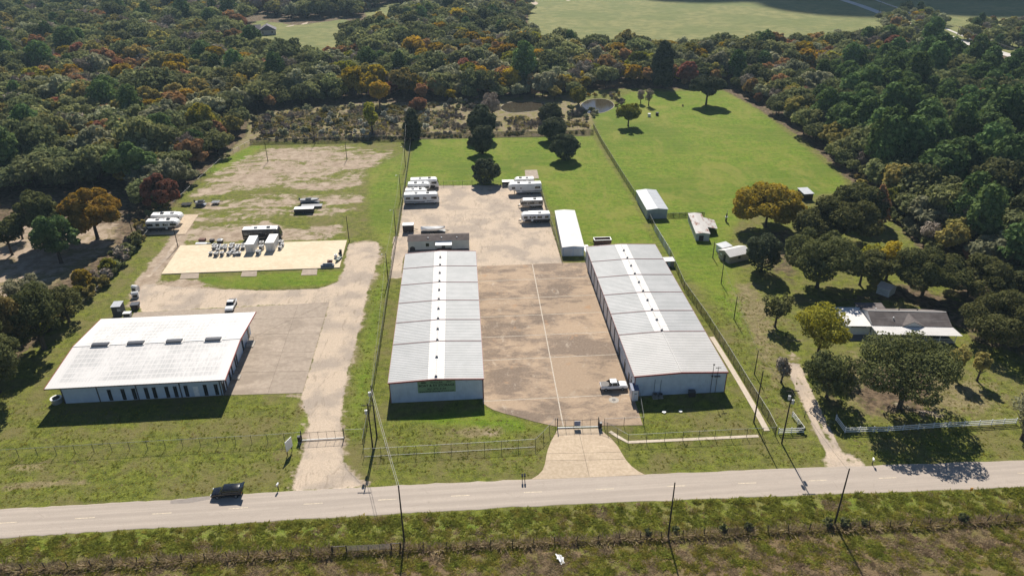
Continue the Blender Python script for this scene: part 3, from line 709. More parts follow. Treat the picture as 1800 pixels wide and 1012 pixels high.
# boarded-up opening and conduits on the gable end
MB().box(2.3, 4.0, 0.0, 0.05, 0.05, 3.9).build('blocked_doorway', WALLSKY, rb_)
for x in (4.05, 5.3): MB().box(x, x+0.10, -0.03, 0.05, 0.6, 3.9-0.2*(x>5)).build('conduit', paint('blue_grey', (0.20,0.24,0.29), 0.5), rb_)
for x, hgt, kind in ((15.55,6.9,0), (16.55,6.1,1)):
    a = MB().tube((x,-0.16,0), (x,-0.16,hgt), 0.05, n=6).build('antenna_mast', DKT, rb_)
    if kind == 0: MB().ball((x,-0.16,hgt), (0.22,0.16,0.16)).build('dome', DKT, a); MB().cbox((x,-0.16,4.1),(0.3,0.2,0.2)).build('bracket', DKT, a)
    else:
        MB().cbox((x,-0.16,hgt),(1.1,0.12,0.14)).build('cross_arm', DKT, a); MB().cbox((x,-0.16,4.0),(1.2,0.14,0.16)).build('cross_arm', DKT, a); MB().tube((x,-0.16,hgt),(x,-0.16,hgt+0.5),0.03).build('spike', GALV, a)
for x in (9.7, 13.2):
    pass
# condenser units behind the office end
def condenser(x, y, s, group='condenser units by the office wall'):
    w = thing('air_conditioner', 'grey boxy condenser unit against the blue shaded office wall', 'air conditioner', (x, y, 0), YAWR, group)
    MB().box(-s/2,s/2,-s/2,s/2,0.08,s).build('casing', paint('cond', (0.17,0.17,0.17), 0.5), w); MB().tube((0,0,s),(0,0,s+0.06),s*0.42,n=12).build('fan_grille', DKT, w); MB().box(-s*0.6,s*0.6,-s*0.6,s*0.6,-0.02,0.08).build('plinth', CONC, w)
def loc_xy(o, yaw, u_, v_): return (o[0]+math.cos(yaw)*u_-math.sin(yaw)*v_, o[1]+math.sin(yaw)*u_+math.cos(yaw)*v_)
condenser(*loc_xy(rl, YAWR, 4.2, -0.75), 0.9); condenser(*loc_xy(rl, YAWR, 5.3, -0.75), 0.8)
bin_ = thing('waste_bin', 'dark wheeled bin against the blue shaded office wall', 'bin', (*loc_xy(rl, YAWR, 11.6, -0.8), 0), YAWR)
MB().prism([(-0.6,-0.45),(0.6,-0.45),(0.6,0.45),(-0.6,0.45)], 0.12, 1.15).build('tub', DKT, bin_); MB().box(-0.64,0.64,-0.5,0.5,1.15,1.24).build('lid', VENTD, bin_)
for x in (-0.5, 0.5): MB().tube((x,-0.42,0.12),(x,-0.32,0.12),0.12,n=10).build('wheel', DKT, bin_)

# ---- white office hut at its corner
hx = gp(1121.5, 704)
hut = thing('entrance_hut', 'small white hut with blue trim at the corner of the office end', 'hut', (*hx, 0), YAWR)
HB = paint('hut_trim', (0.10,0.13,0.22), 0.5)
MB().box(-1.35,0.0,0,2.0,0,2.55).build('wall', WHITE, hut); MB().xprism([(-0.12,2.5),(2.12,2.75),(2.12,2.85),(-0.12,2.6)], -1.45, 0.1).build('roof', HB, hut)
d = MB().box(-0.98,-0.25,-0.04,-0.004,0.05,2.1).build('door', paint('hut_door', (0.60,0.63,0.68), 0.5), hut); MB().box(-0.8,-0.42,-0.055,-0.041,1.65,1.78).build('door_window', GLASS, d)
for x in (-1.37, -0.06): MB().box(x,x+0.08,-0.03,0.06,0,2.5).build('corner_trim', REDB, hut)

# ---- left warehouse, broad white roof, ridge across
ll = (-90.73, 117.5); LW, LL, LE, LR = 34.2, 26.8, 4.98, 6.17; YAWL = R(4.29)
wh = thing('warehouse', 'broad white roofed metal warehouse with red trim and four dark ridge vents', 'warehouse', (*ll, 0), YAWL)
o1, o2, o3 = 1.58, 1.94, 1.21
sl_ = (LR-LE)/(LL/2); zz = lambda y: LE+sl_*(y if y < LL/2 else LL-y)
ribbed(MB(), ((0,0,LE),(LW,0,LE)), ((0,LL/2,LR),(LW,LL/2,LR)), 0, 0.61).build('roof_slope', GRIDR, wh)
ribbed(MB(), ((0,LL,LE),(LW,LL,LE)), ((0,LL/2,LR),(LW,LL/2,LR)), 0, 0.61).build('roof_slope', GRIDR, wh)
MB().box(0.05,LW-0.05,LL/2-0.17,LL/2+0.17,LR+0.05,LR+0.12).build('ridge_cap', ROOFW, wh)
for x0, x1 in ((-0.12,0.0),(LW,LW+0.12)):
    MB().xprism([(-0.1,LE-0.20),(LL/2,LR-0.20),(LL+0.1,LE-0.20),(LL+0.1,LE+0.08),(LL/2,LR+0.10),(-0.1,LE+0.08)], x0, x1).build('fascia', REDT, wh)
for y0, y1 in ((-0.10,-0.005),(LL+0.005,LL+0.10)): MB().box(0,LW,y0,y1,LE-0.16,LE+0.03).build('gutter', DKT, wh)
wx0, wx1, wy0, wy1 = o1, LW-o1, o2, LL-o3
MB().box(wx0,wx1,wy0,wy0+0.15,0,zz(wy0)-0.02).build('front_wall', WALLSKY, wh); MB().box(wx0,wx1,wy1-0.15,wy1,0,zz(wy1)-0.02).build('rear_wall', WALLSKY, wh)
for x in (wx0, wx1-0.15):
    MB().xprism([(wy0+0.15,0),(wy1-0.15,0),(wy1-0.15,zz(wy1)-0.03),(LL/2,LR-0.03),(wy0+0.15,zz(wy0)-0.03)], x, x+0.15).build('end_wall', WALLSKY, wh)
fw = wx1-wx0
for f in (0.004, 0.222, 0.464, 0.735, 0.988): MB().box(wx0+f*fw-0.10,wx0+f*fw+0.10,wy0-0.07,wy0+0.02,0,LE-0.05).build('downpipe', DKT, wh)
for f in (0.293,0.377,0.444,0.522,0.572,0.65,0.704,0.771,0.892,0.96):
    fr = MB().box(wx0+f*fw-0.36,wx0+f*fw+0.36,wy0-0.03,wy0+0.02,0.15,2.75).build('window', GLASS, wh)
    MB().box(wx0+f*fw-0.42,wx0+f*fw+0.42,wy0-0.045,wy0-0.031,2.72,2.80).build('lintel', DKT, fr); MB().box(wx0+f*fw-0.03,wx0+f*fw+0.03,wy0-0.045,wy0-0.031,0.2,2.7).build('mullion', VENTD, fr)
d = MB().box(wx0+0.832*fw-0.5,wx0+0.832*fw+0.5,wy0-0.04,wy0+0.02,0.1,2.5).build('door', WHITE, wh); MB().box(wx0+0.832*fw+0.33,wx0+0.832*fw+0.40,wy0-0.09,wy0-0.041,1.15,1.30).build('handle', DKT, d)
for f, w_, h_ in ((0.03,0.7,2.6),(0.10,0.7,2.6),(0.22,1.0,2.7),(0.30,0.7,2.6),(0.42,0.8,2.6),(0.47,0.8,2.6),(0.70,1.1,2.9),(0.93,0.9,2.6)):
    y = wy0+f*(wy1-wy0); MB().box(wx1-0.02,wx1+0.04,y-w_/2,y+w_/2,0.12,h_).build('window', GLASS, wh)
for y in (wy0+0.05, wy0+1.2, wy0+(wy1-wy0)*0.9): MB().box(wx1-0.05,wx1+0.08,y-0.08,y+0.08,0,zz(y)-0.1).build('downpipe', DKT, wh)
for f0, f1 in ((0.114,0.21),(0.325,0.42),(0.556,0.648),(0.79,0.883)):
    v = MB().box(f0*LW-0.25,f1*LW+0.25,LL/2-0.75,LL/2+0.75,LR-0.02,LR+0.14).build('vent_curb', ROOFW, wh)
    MB().xprism([(LL/2-0.62,LR+0.10),(LL/2+0.62,LR+0.10),(LL/2+0.62,LR+0.38),(LL/2+0.3,LR+0.48),(LL/2-0.3,LR+0.48),(LL/2-0.62,LR+0.38)], f0*LW, f1*LW).build('ridge_vent', VENTD, v)
# entrance landings on the warehouse's paved side
for y, w_ in ((wy0+6.0, 1.6), (wy0+(wy1-wy0)*0.80, 2.6)):
    p = loc_xy(ll, YAWL, wx1+0.16, y)
    s_ = thing('concrete_landing', 'low concrete landing with a step along the warehouse side wall', 'steps', (*p, 0), YAWL, 'landings beside the warehouse')
    MB().box(0,1.3,-w_/2,w_/2,0.03,0.42).build('landing', CONC, s_); MB().box(1.3,1.65,-w_/2,w_/2,0.03,0.22).build('step', CONC, s_)
    for yy in (-w_/2+0.06, w_/2-0.06): MB().path([(0.05,yy,0.42),(0.05,yy,1.3),(1.25,yy,1.3),(1.25,yy,0.42)], 0.03, 5).build('handrail', DKT, s_)
# cable drum at the warehouse's outer corner
dp = gp(101, 707)
dr_ = thing('water_trough', 'round galvanised trough at the grassy corner of the white roofed warehouse', 'trough', (*dp, 0))
MB().tube((0,0,0),(0,0,1.1),0.95,1.0,n=20).build('tank', GALV, dr_); MB().tube((0,0,1.101),(0,0,1.16),1.08,n=20).build('rim', WHITE, dr_); MB().tube((0,0,1.161),(0,0,1.17),0.72,n=20).build('water', GLASS, dr_)

# ------------------------------------------------------------------ smaller buildings
def footprint(fl, fr):
    a, b = gp(*fl), gp(*fr); return a, math.hypot(b[0]-a[0], b[1]-a[1]), math.atan2(b[1]-a[1], b[0]-a[0])
def shed(name, label, cat, fl, fr, depth, h, rise, wall, roof, over=0.15, ridge='y', fascia=None, group=None, spacing=0.6):
    a, w, yaw = footprint(fl, fr); t = thing(name, label, cat, (*a, 0), yaw, group)
    MB().box(0,w,0,0.1,0,h).build('front_wall', wall, t); MB().box(0,w,depth-0.1,depth,0,h).build('rear_wall', wall, t)
    MB().box(0,0.1,0.1,depth-0.1,0,h).build('side_wall', wall, t); MB().box(w-0.1,w,0.1,depth-0.1,0,h).build('side_wall', wall, t)
    o = over
    if ridge == 'y':
        if rise > 0:
            for y in (0.002, depth-0.098): MB().yprism([(0.002,h),(w-0.002,h),(w/2,h+rise-0.02)], y, y+0.096).build('gable', wall, t)
        k = rise/(w/2)
        ribbed(MB(), ((-o,-o,h-o*k),(-o,depth+o,h-o*k)), ((w/2,-o,h+rise),(w/2,depth+o,h+rise)), 1, spacing).build('roof_slope', roof, t)
        ribbed(MB(), ((w+o,-o,h-o*k),(w+o,depth+o,h-o*k)), ((w/2,-o,h+rise),(w/2,depth+o,h+rise)), 1, spacing).build('roof_slope', roof, t)
    elif ridge == 'x':
        for x in (0.002, w-0.098): MB().xprism([(0.002,h),(depth-0.002,h),(depth/2,h+rise-0.02)], x, x+0.096).build('gable', wall, t)
        k = rise/(depth/2)
        ribbed(MB(), ((-o,-o,h-o*k),(w+o,-o,h-o*k)), ((-o,depth/2,h+rise),(w+o,depth/2,h+rise)), 0, spacing).build('roof_slope', roof, t)
        ribbed(MB(), ((-o,depth+o,h-o*k),(w+o,depth+o,h-o*k)), ((-o,depth/2,h+rise),(w+o,depth/2,h+rise)), 0, spacing).build('roof_slope', roof, t)
    else:   # single pitch rising to the back
        ribbed(MB(), ((-o,-o,h),(w+o,-o,h)), ((-o,depth+o,h+rise),(w+o,depth+o,h+rise)), 0, spacing).build('roof_slope', roof, t)
    if fascia: MB().box(-o,w+o,-o-0.06,-o-0.002,h-0.15,h+0.06).build('fascia', fascia, t)
    return t, w
BLUEW = metal_wall('blue_grey_wall', (0.30,0.33,0.36), (0.36,0.39,0.42), 0.4, stain=(0.26,0.27,0.27))
SHEDR = roof_mat('galvanised_roof', (0.47,0.48,0.50), (0.56,0.57,0.58), (0.40,0.40,0.40), 0.3)
def rusty():
    t = NT('rusty_sheet'); o = t.obj(); f = t.noise(0.5, 5, 0.7, t.mapping(o, (1.2, 0.35, 1)))
    c = t.mix(t.ramp(f, 0.5, 0.62), (0.55,0.52,0.49), (0.23,0.095,0.055)); return t.pbr(c, 0.7, 0, 0.3)
RUST = rusty()
wsh, w = shed('garage_shed', 'narrow white roofed shed with two roll doors beside the gravel yard', 'shed', (988.4,450.3), (1026,449.6), 26.5, 2.75, 0.28, WALLSKY, ROOFW, 0.12)
for k in (0, 1): MB().box(0.35+k*(w-0.7)/2+0.08, 0.35+(k+1)*(w-0.7)/2-0.08, -0.03, 0.004, 0.03, 2.25).build('roll_door', DOORW, wsh)
for k in range(8): MB().box(-0.04, 0.004, 0.5+k*3.2, 3.3+k*3.2, 0.03, 2.2).build('roll_door', DOORW, wsh)
b1, w = shed('barn', 'grey metal barn with low roof behind the chain link fence in the green pasture', 'barn', (1136.5,385), (1172,384), 16.5, 3.1, 0.35, BLUEW, SHEDR, 0.2)
b2, w = shed('farm_shed', 'long farm shed with rust streaked white roof and a leaning side shelter', 'shed', (1222.5,423.2), (1246,423.6), 15.0, 2.3, 0.25, BLUEW, RUST, 0.15)
ribbed(MB(), ((w+3.2,5.0,1.7),(w+3.4,11.5,1.7)), ((w+0.16,4.6,2.35),(w+0.16,12.0,2.35)), 1).build('side_roof', RUST, b2)
for y in (5.2, 8.2, 11.2): MB().box(w+3.0,w+3.12,y,y+0.12,0,1.72).build('post', DKT, b2)
MB().box(w+0.2,w+3.0,10.9,11.0,0,1.65).build('shelter_wall', BLUEW, b2)
MB().box(0.9,2.2,-0.03,0.004,0.05,1.7).build('door', DKT, b2)
b3, w = shed('pump_house', 'tiny white pump house with flat pale roof next to the white cabin', 'shed', (1258,440.5), (1268.5,447.5), 3.0, 2.0, 0.2, WHITE, SHEDR, 0.2, 'flat')
b4, w = shed('cabin', 'small white gabled cabin half hidden behind the dark rounded magnolia tree', 'cabin', (1281.5,464), (1316,456), 4.6, 2.2, 0.9, metal_wall('tan_wall', (0.36,0.30,0.24),(0.42,0.36,0.29),0.2), ROOFW, 0.25, 'x')
MB().box(-0.03,0.004,1.6,2.5,0.05,1.9).build('door', DKT, b4); MB().box(2.8,3.7,-0.03,0.004,1.0,1.8).build('window', GLASS, b4); MB().box(-0.12,-0.03,3.2,3.9,1.2,1.7).build('window_unit', WHITE, b4)
b5, w = shed('field_shelter', 'dark open shelter with a pale roof half behind the twin dark oaks', 'shed', (1412,353), (1428,352), 4.5, 2.3, 0.4, DKT, SHEDR, 0.2, 'flat')
b6, w = shed('garden_shed', 'pale blue garden shed with rounded metal roof behind the house', 'shed', (1539.6,515), (1561.5,523), 3.4, 2.0, 0.75, paint('pale_blue', (0.38,0.45,0.48), 0.5), SHEDR, 0.12, 'x')
MB().box(0.5,w-0.5,-0.03,0.004,0.05,1.75).build('door', paint('pale_blue2', (0.34,0.41,0.45), 0.5), b6)
gb, w = shed('meter_shed', 'dark grey box shed with notice behind the white roofed warehouse', 'shed', (199.5,557), (215,556), 2.6, 2.7, 0.1, paint('slate', (0.06,0.065,0.075), 0.5), SHEDR, 0.1, 'flat')
MB().box(w*0.62,w*0.98,-0.02,0.004,1.4,2.1).build('notice', paint('notice', (0.35,0.36,0.38), 0.6), gb)
# mobile office
TANW = metal_wall('cream_siding', (0.53,0.50,0.46), (0.60,0.57,0.52), 0.25)
SHING = roof_mat('brown_shingle', (0.085,0.065,0.06), (0.13,0.105,0.095), (0.06,0.05,0.05), 0.6, 0.9)
mo, w = shed('mobile_office', 'cream mobile office with dark shingle roof behind the green signed storage building', 'mobile home', (718,441.6), (825,438.4), 4.6, 3.05, 0.75, TANW, SHING, 0.12, 'x', spacing=50)
for f in (0.33, 0.55, 0.80): MB().ball((f*w,1.0,3.55), (0.20,0.20,0.12)).build('roof_vent', WHITE, mo)
MB().box(0.29*w,0.29*w+0.9,-0.04,0.004,1.3,2.3).build('window', GLASS, mo)
aw = MB().add([(0.45*w,-1.7,2.35),(0.72*w,-1.7,2.35),(0.72*w,-0.02,2.8),(0.45*w,-0.02,2.8),(0.45*w,-1.7,2.27),(0.72*w,-1.7,2.27),(0.72*w,-0.02,2.72),(0.45*w,-0.02,2.72)],[(0,1,2,3),(7,6,5,4),(0,4,5,1),(1,5,6,2),(3,7,4,0),(2,6,7,3)]).build('awning', WHITE, mo)
for f in (0.46,0.71): MB().box(f*w-0.05,f*w+0.05,-1.65,-1.55,0,2.3).build('awning_post', DKT, aw)
MB().box(0.47*w,0.70*w,-1.5,0,0,0.7).build('porch_deck', paint('deck_brown', (0.10,0.045,0.035), 0.8), mo); MB().box(0.55*w,0.55*w+0.95,-0.04,0.004,0.7,2.6).build('door', DKT, mo)
MB().box(0.02*w,w*0.99,-0.02,0.004,0.0,0.35).build('skirting', DKT, mo)
MB().tube((0.07*w,-0.06,0.7),(0.07*w,-0.02,0.7),0.75,n=16).build('tyre', DKT, mo)

# ------------------------------------------------------------------ the house on the right
a, w, yaw = footprint((1539,603), (1683.5,606))
hs = thing('house', 'low white house with brown shingle roof and long metal porch roof', 'house', (*a, 0), yaw)
SHAKE = roof_mat('weathered_shingle', (0.10,0.082,0.077), (0.17,0.145,0.135), (0.26,0.235,0.22), 0.35, 0.9)
HW = paint('white_siding', (0.62,0.62,0.61), 0.6, var=0.06)
PD, HD, HH, HRz = 3.0, 7.2, 3.0, 4.5     # porch depth, house depth, wall, ridge
MB().box(0.0,w-1.0,PD,PD+0.12,0.5,HH).build('front_wall', HW, hs); MB().box(0.0,w-1.0,PD+HD-0.12,PD+HD,0,HH).build('rear_wall', HW, hs)
for x in (0.0, w-1.12): MB().xprism([(PD+0.12,0),(PD+HD-0.12,0),(PD+HD-0.12,HH),(PD+HD/2,HRz-0.05),(PD+0.12,HH)], x, x+0.12).build('side_wall', HW, hs)
for s_ in (0, 1):
    y0 = PD-0.3 if s_ == 0 else PD+HD+0.3; mm = MB()
    A = Vector((-0.3,y0,HH-0.1)); B = Vector((w-0.7,y0,HH-0.1)); Cc = Vector((w-0.7,PD+HD/2,HRz)); D = Vector((-0.3,PD+HD/2,HRz))
    if s_: A, B, Cc, D = B, A, D, Cc
    n_ = (B-A).cross(D-A).normalized(); mm.add([A,B,Cc,D,A+n_*0.1,B+n_*0.1,Cc+n_*0.1,D+n_*0.1],[(3,2,1,0),(4,5,6,7),(0,1,5,4),(1,2,6,5),(2,3,7,6),(3,0,4,7)])
    rf = mm.build('roof_slope', SHAKE, hs)
MB().box(-0.3,w-0.7,PD+HD/2-0.12,PD+HD/2+0.12,HRz+0.06,HRz+0.13).build('ridge_cap', ROOFG2, hs)
# front dormer gable
dx0, dx1 = 0.34*w, 0.62*w; dm = (dx0+dx1)/2
MB().add([(dx0,PD-0.45,HH-0.02),(dx1,PD-0.45,HH-0.02),(dm,PD-0.45,HRz-0.35),(dm,PD+HD/2-0.3,HRz-0.1)],[(0,1,2),(0,2,3),(2,1,3)]).build('dormer_roof', SHAKE, hs)
MB().add([(dx0+0.4,PD-0.47,HH+0.03),(dx1-0.4,PD-0.47,HH+0.03),(dm,PD-0.47,HRz-0.45)],[(0,1,2)]).build('dormer_gable', HW, hs)
for fx, yy in ((0.27,1.6),(0.13,5.4),(0.42,5.3),(0.66,5.6)): 
    z_ = HH+(HRz-HH)*(1-abs(yy-HD/2)/(HD/2)); MB().tube((fx*w,PD+yy,z_),(fx*w,PD+yy,z_+0.45),0.14,n=10).build('roof_vent', WHITE if fx < 0.3 else DKT, hs)
pr = ribbed(MB(), ((-0.2,-0.3,HH-0.55),(w+0.3,-0.3,HH-0.55)), ((-0.6,PD-0.31,HH-0.14),(w-0.6,PD-0.31,HH-0.14)), 0, 0.5).build('porch_roof', ROOFW, hs)
MB().box(0,w-0.8,0,PD,0.25,0.5).build('porch_deck', paint('porch_grey', (0.12,0.12,0.12), 0.8), hs)
for k in range(6): MB().box(k*(w-0.9)/5,k*(w-0.9)/5+0.11,0.0,0.11,0.5,HH-0.56).build('porch_post', WHITE, hs)
for z_ in (0.55, 1.0, 1.4): MB().box(0.18*w,w-0.8,0.02,0.09,z_,z_+0.08).build('porch_rail', WHITE, hs)
for k in range(4): MB().box(0.25*w+k*0.18*w,0.25*w+k*0.18*w+1.1,PD-0.03,PD+0.004,1.1,2.3).build('window', GLASS, hs)
d = MB().box(0.12*w,0.12*w+0.95,PD-0.03,PD+0.004,0.5,2.5).build('door', DKT, hs)
for k in range(4): MB().box(0.10*w-0.2,0.10*w+1.6,-0.3-k*0.3,-k*0.3,0,0.42-k*0.1).build('step', CONC, hs)
# rear addition and carport
MB().box(-0.2,5.4,PD+HD,PD+HD+3.0,0,2.6).build('rear_addition', HW, hs); MB().box(-0.5,5.8,PD+HD+0.32,PD+HD+3.4,2.6,2.78).build('addition_roof', SHAKE, hs)
a2, w2, yaw2 = footprint((1487,588), (1527,588.5))
cp_ = thing('garage', 'flat roofed white garage attached to the left end of the porch house', 'garage', (*a2, 0), yaw2)
MB().box(0,w2,0,0.12,0,2.4).build('front_wall', HW, cp_); MB().box(0,0.12,0.12,7.2,0,2.4).build('side_wall', HW, cp_); MB().box(w2-0.12,w2,0.12,7.2,0,2.4).build('side_wall', HW, cp_); MB().box(0,w2,7.2,7.32,0,2.4).build('rear_wall', HW, cp_)
ribbed(MB(), ((-0.5,-0.3,2.42),(w2+0.2,-0.3,2.42)), ((-0.5,7.7,2.75),(w2+0.2,7.7,2.75)), 0, 0.5).build('roof_sheet', ROOFW, cp_)
MB().box(w2*0.15,w2*0.8,-0.03,0.004,1.9,2.2).build('window', GLASS, cp_)
MB().box(0,w2+1.5,-2.6,-0.01,0.0,0.08).build('forecourt', paint('slate_paving', (0.13,0.12,0.11), 0.9), cp_)
# far farmhouse beyond the wood
a, w, yaw = footprint((457,62.5), (485.5,61))
fh = thing('farmhouse', 'distant cream house with hipped grey roof in a clearing of the wood', 'house', (*a, 0), yaw)
CRM = paint('cream_wall', (0.55,0.50,0.46), 0.8); MAUVE = roof_mat('mauve_shingle', (0.14,0.125,0.14), (0.19,0.17,0.185), (0.11,0.10,0.11), 0.4, 0.9)
MB().box(0,w,0,11,0,3.3).build('wall', CRM, fh); MB().box(-7,0,5,14,0,3.2).build('wing_wall', CRM, fh)
MB().add([(-0.6,-0.6,3.2),(w+0.6,-0.6,3.2),(w+0.6,11.6,3.2),(-0.6,11.6,3.2),(w*0.5,0.6,6.6),(w*0.5,8,6.9)],[(0,1,4),(1,2,5,4),(2,3,5),(3,0,4,5)]).build('roof', MAUVE, fh)
MB().add([(-7.6,4.4,3.1),(0.6,4.4,3.1),(0.6,14.6,3.1),(-7.6,14.6,3.1),(-4,9.5,6.0),(1.5,9.5,6.0)],[(0,1,5,4),(1,2,5),(2,3,4,5),(3,0,4)]).build('wing_roof', MAUVE, fh)
for f in (0.2, 0.78): MB().box(f*w-0.5,f*w+0.5,-0.05,0.004,0.8,2.4).build('window', GLASS, fh)
MB().box(-4.5,-2.0,4.95,5.004,0.2,2.6).build('window', GLASS, fh)
# ------------------------------------------------------------------ foliage
def leaf_mat(name, c1, c2, trans=0.36, var=0.34):
    t = NT(name); p = t.pos(); r = t.rnd()
    f = t.noise(0.55, 3, 0.6, p)
    g = t.noise(3.0, 2, 0.6, p)
    c = t.mix(t.ramp(t.math('ADD', t.math('MULTIPLY', f, 0.6), t.math('MULTIPLY', g, 0.4)), 0.34, 0.66), c1, c2)
    c = t.hsv(c, t.math('ADD', 0.485, t.math('MULTIPLY', r, 0.03)), 1.0, t.math('ADD', 1-var, t.math('MULTIPLY', t.math('FRACT', t.math('MULTIPLY', r, 7.3)), 2*var)))
    d = t.n('ShaderNodeBsdfDiffuse'); t.put(d.inputs[0], c)
    tr = t.n('ShaderNodeBsdfTranslucent'); t.put(tr.inputs[0], t.hsv(c, 0.49, 1.15, 1.3))
    mx_ = t.n('ShaderNodeMixShader'); mx_.inputs[0].default_value = trans
    t.t.links.new(d.outputs[0], mx_.inputs[1]); t.t.links.new(tr.outputs[0], mx_.inputs[2]); t.t.links.new(mx_.outputs[0], t.out.inputs[0])
    return t.m
LEAF = {
 'oak': leaf_mat('leaf_oak', (0.091,0.105,0.041), (0.287,0.299,0.140)),
 'grey': leaf_mat('leaf_greygreen', (0.167,0.172,0.098), (0.414,0.414,0.259)),
 'olive': leaf_mat('leaf_olive', (0.167,0.149,0.052), (0.402,0.345,0.127)),
 'pine': leaf_mat('leaf_pine', (0.052,0.094,0.036), (0.176,0.240,0.085), 0.2),
 'gold': leaf_mat('leaf_gold', (0.23,0.180,0.032), (0.52,0.38,0.075), 0.35),
 'lime': leaf_mat('leaf_lime', (0.165,0.175,0.030), (0.37,0.35,0.075), 0.3),
 'orange': leaf_mat('leaf_orange', (0.24,0.155,0.075), (0.45,0.285,0.14), 0.32),
 'rust': leaf_mat('leaf_rust', (0.18,0.095,0.062), (0.36,0.175,0.11), 0.28),
 'bare': leaf_mat('twig_grey', (0.19,0.155,0.12), (0.40,0.34,0.27), 0.05),
 'white': leaf_mat('blossom_white', (0.400,0.390,0.290), (0.700,0.680,0.560), 0.2),
 'dark': leaf_mat('leaf_dark', (0.065,0.078,0.034), (0.216,0.232,0.111)),
 'ygreen': leaf_mat('leaf_yellow_green', (0.175,0.165,0.030), (0.42,0.37,0.075), 0.35, 0.15),
 'tint': leaf_mat('leaf_turning', (0.17,0.145,0.034), (0.50,0.355,0.075), 0.35, 0.15),
 'yard': leaf_mat('leaf_yard_oak', (0.046,0.055,0.021), (0.172,0.178,0.071), 0.25, 0.15),
 'cedar': leaf_mat('leaf_cedar', (0.036,0.044,0.024), (0.135,0.148,0.084), 0.2, 0.15),
}
def bark():
    t = NT('bark'); o = t.obj(); f = t.noise(3, 4, 0.6, t.mapping(o, (1,1,0.25)))
    return t.pbr(t.mix(f, (0.045,0.035,0.027), (0.12,0.095,0.075)), 0.9, 0, 0.15)
BARK = bark()
def crown_np(rng, Wd, Hc, n, leaf, shape='dome', lobes=18, thin=1.0, fill=0.12):
    """leaf-clump faces spread over the lobes of a crown; base of crown at z=0"""
    Rr = Wd/2; C, S = [], []
    if shape == 'cone':
        for k in range(lobes):
            t = (k+rng.random())/lobes; rad = Rr*(1-t)**0.8*0.95+0.08*Rr; a = rng.random()*6.28; off = rad*0.55*rng.random()**0.5
            C.append((off*np.cos(a), off*np.sin(a), Hc*(0.04+0.9*t))); S.append((rad*0.62, rad*0.62, Hc*0.10+rad*0.22))
    elif shape == 'pine':       # rounded tufted top of a loblolly
        for k in range(lobes):
            t = k/lobes; rad = Rr*(0.55+0.45*np.sin(np.pi*min(1, 0.25+t*0.85))); a = k*2.4+rng.random(); off = rad*(0.62 if t < 0.85 else 0.15)*(0.6+0.5*rng.random())
            C.append((off*np.cos(a), off*np.sin(a), Hc*(0.10+0.80*t))); S.append((Rr*0.40, Rr*0.40, Hc*0.085+0.25))
    else:
        sq = rng.uniform(0.84, 1.16); lean = rng.normal(size=2)*Rr*0.07
        for k in range(lobes):
            ph = k*2.399+rng.normal()*0.5; ct = rng.uniform(-0.30, 1.0) if shape != 'spread' else rng.uniform(-0.15, 0.85)
            st = np.sqrt(max(0, 1-ct*ct)); rr = rng.uniform(0.50, 0.95)
            if shape == 'vase': st *= 0.55+0.45*max(0, ct+0.3)
            s = rng.uniform(0.13, 0.24) if rng.random() < 0.6 else rng.uniform(0.24, 0.36); rr = min(rr, 1.08-s)
            C.append((Rr*rr*st*np.cos(ph)*sq+lean[0]*ct, Rr*rr*st*np.sin(ph)/sq+lean[1]*ct, Hc*0.46+Hc*0.54*rr*ct)); 
            S.append((Rr*s*rng.uniform(.85,1.25), Rr*s*rng.uniform(.85,1.25), max(Hc*0.42*s, Rr*s*rng.uniform(.55,.8))))
        if shape != 'round': C.append((0, 0, Hc*0.44)); S.append((Rr*0.40, Rr*0.40, Hc*0.24))
        else: C.append((0, 0, Hc*0.48)); S.append((Rr*0.78, Rr*0.78, Hc*0.46))
    C, S = np.array(C), np.array(S); w = (S[:,0]*S[:,2])**0.85; w = w/w.sum()
    m = int(n*1.7); k = rng.choice(len(C), m, p=w)
    d = rng.normal(size=(m, 3)); d /= np.linalg.norm(d, axis=1, keepdims=True)
    rad = np.where(rng.random(m) < fill, rng.uniform(0.3, 0.9, m), rng.uniform(0.82, 1.10, m))
    P = C[k]+S[k]*d*rad[:,None]
    q = np.min((((P[:,None,:]-C[None])/S[None])**2).sum(2)+(np.arange(len(C))[None] == k[:,None])*9, axis=1)
    keep = np.where((q > 0.5) & (P[:,2] > -0.02*Hc))[0][:n]; P, d = P[keep], d[keep]; n = len(P)
    N = d*0.75+rng.normal(size=(n,3))*0.55+np.array([0,0,0.45]); N /= np.linalg.norm(N, axis=1, keepdims=True)
    T = np.cross(N, rng.normal(size=(n,3))); T /= np.linalg.norm(T, axis=1, keepdims=True)+1e-9; B = np.cross(N, T)
    s = leaf*rng.uniform(0.55, 1.25, n)[:,None]; tt = T*s; bb = B*s*thin
    V = np.stack([P-tt-bb*0.6, P+tt*0.9-bb, P+tt+bb*0.7, P-tt*0.8+bb], 1).reshape(-1, 3)
    return V, np.arange(4*n).reshape(n, 4)
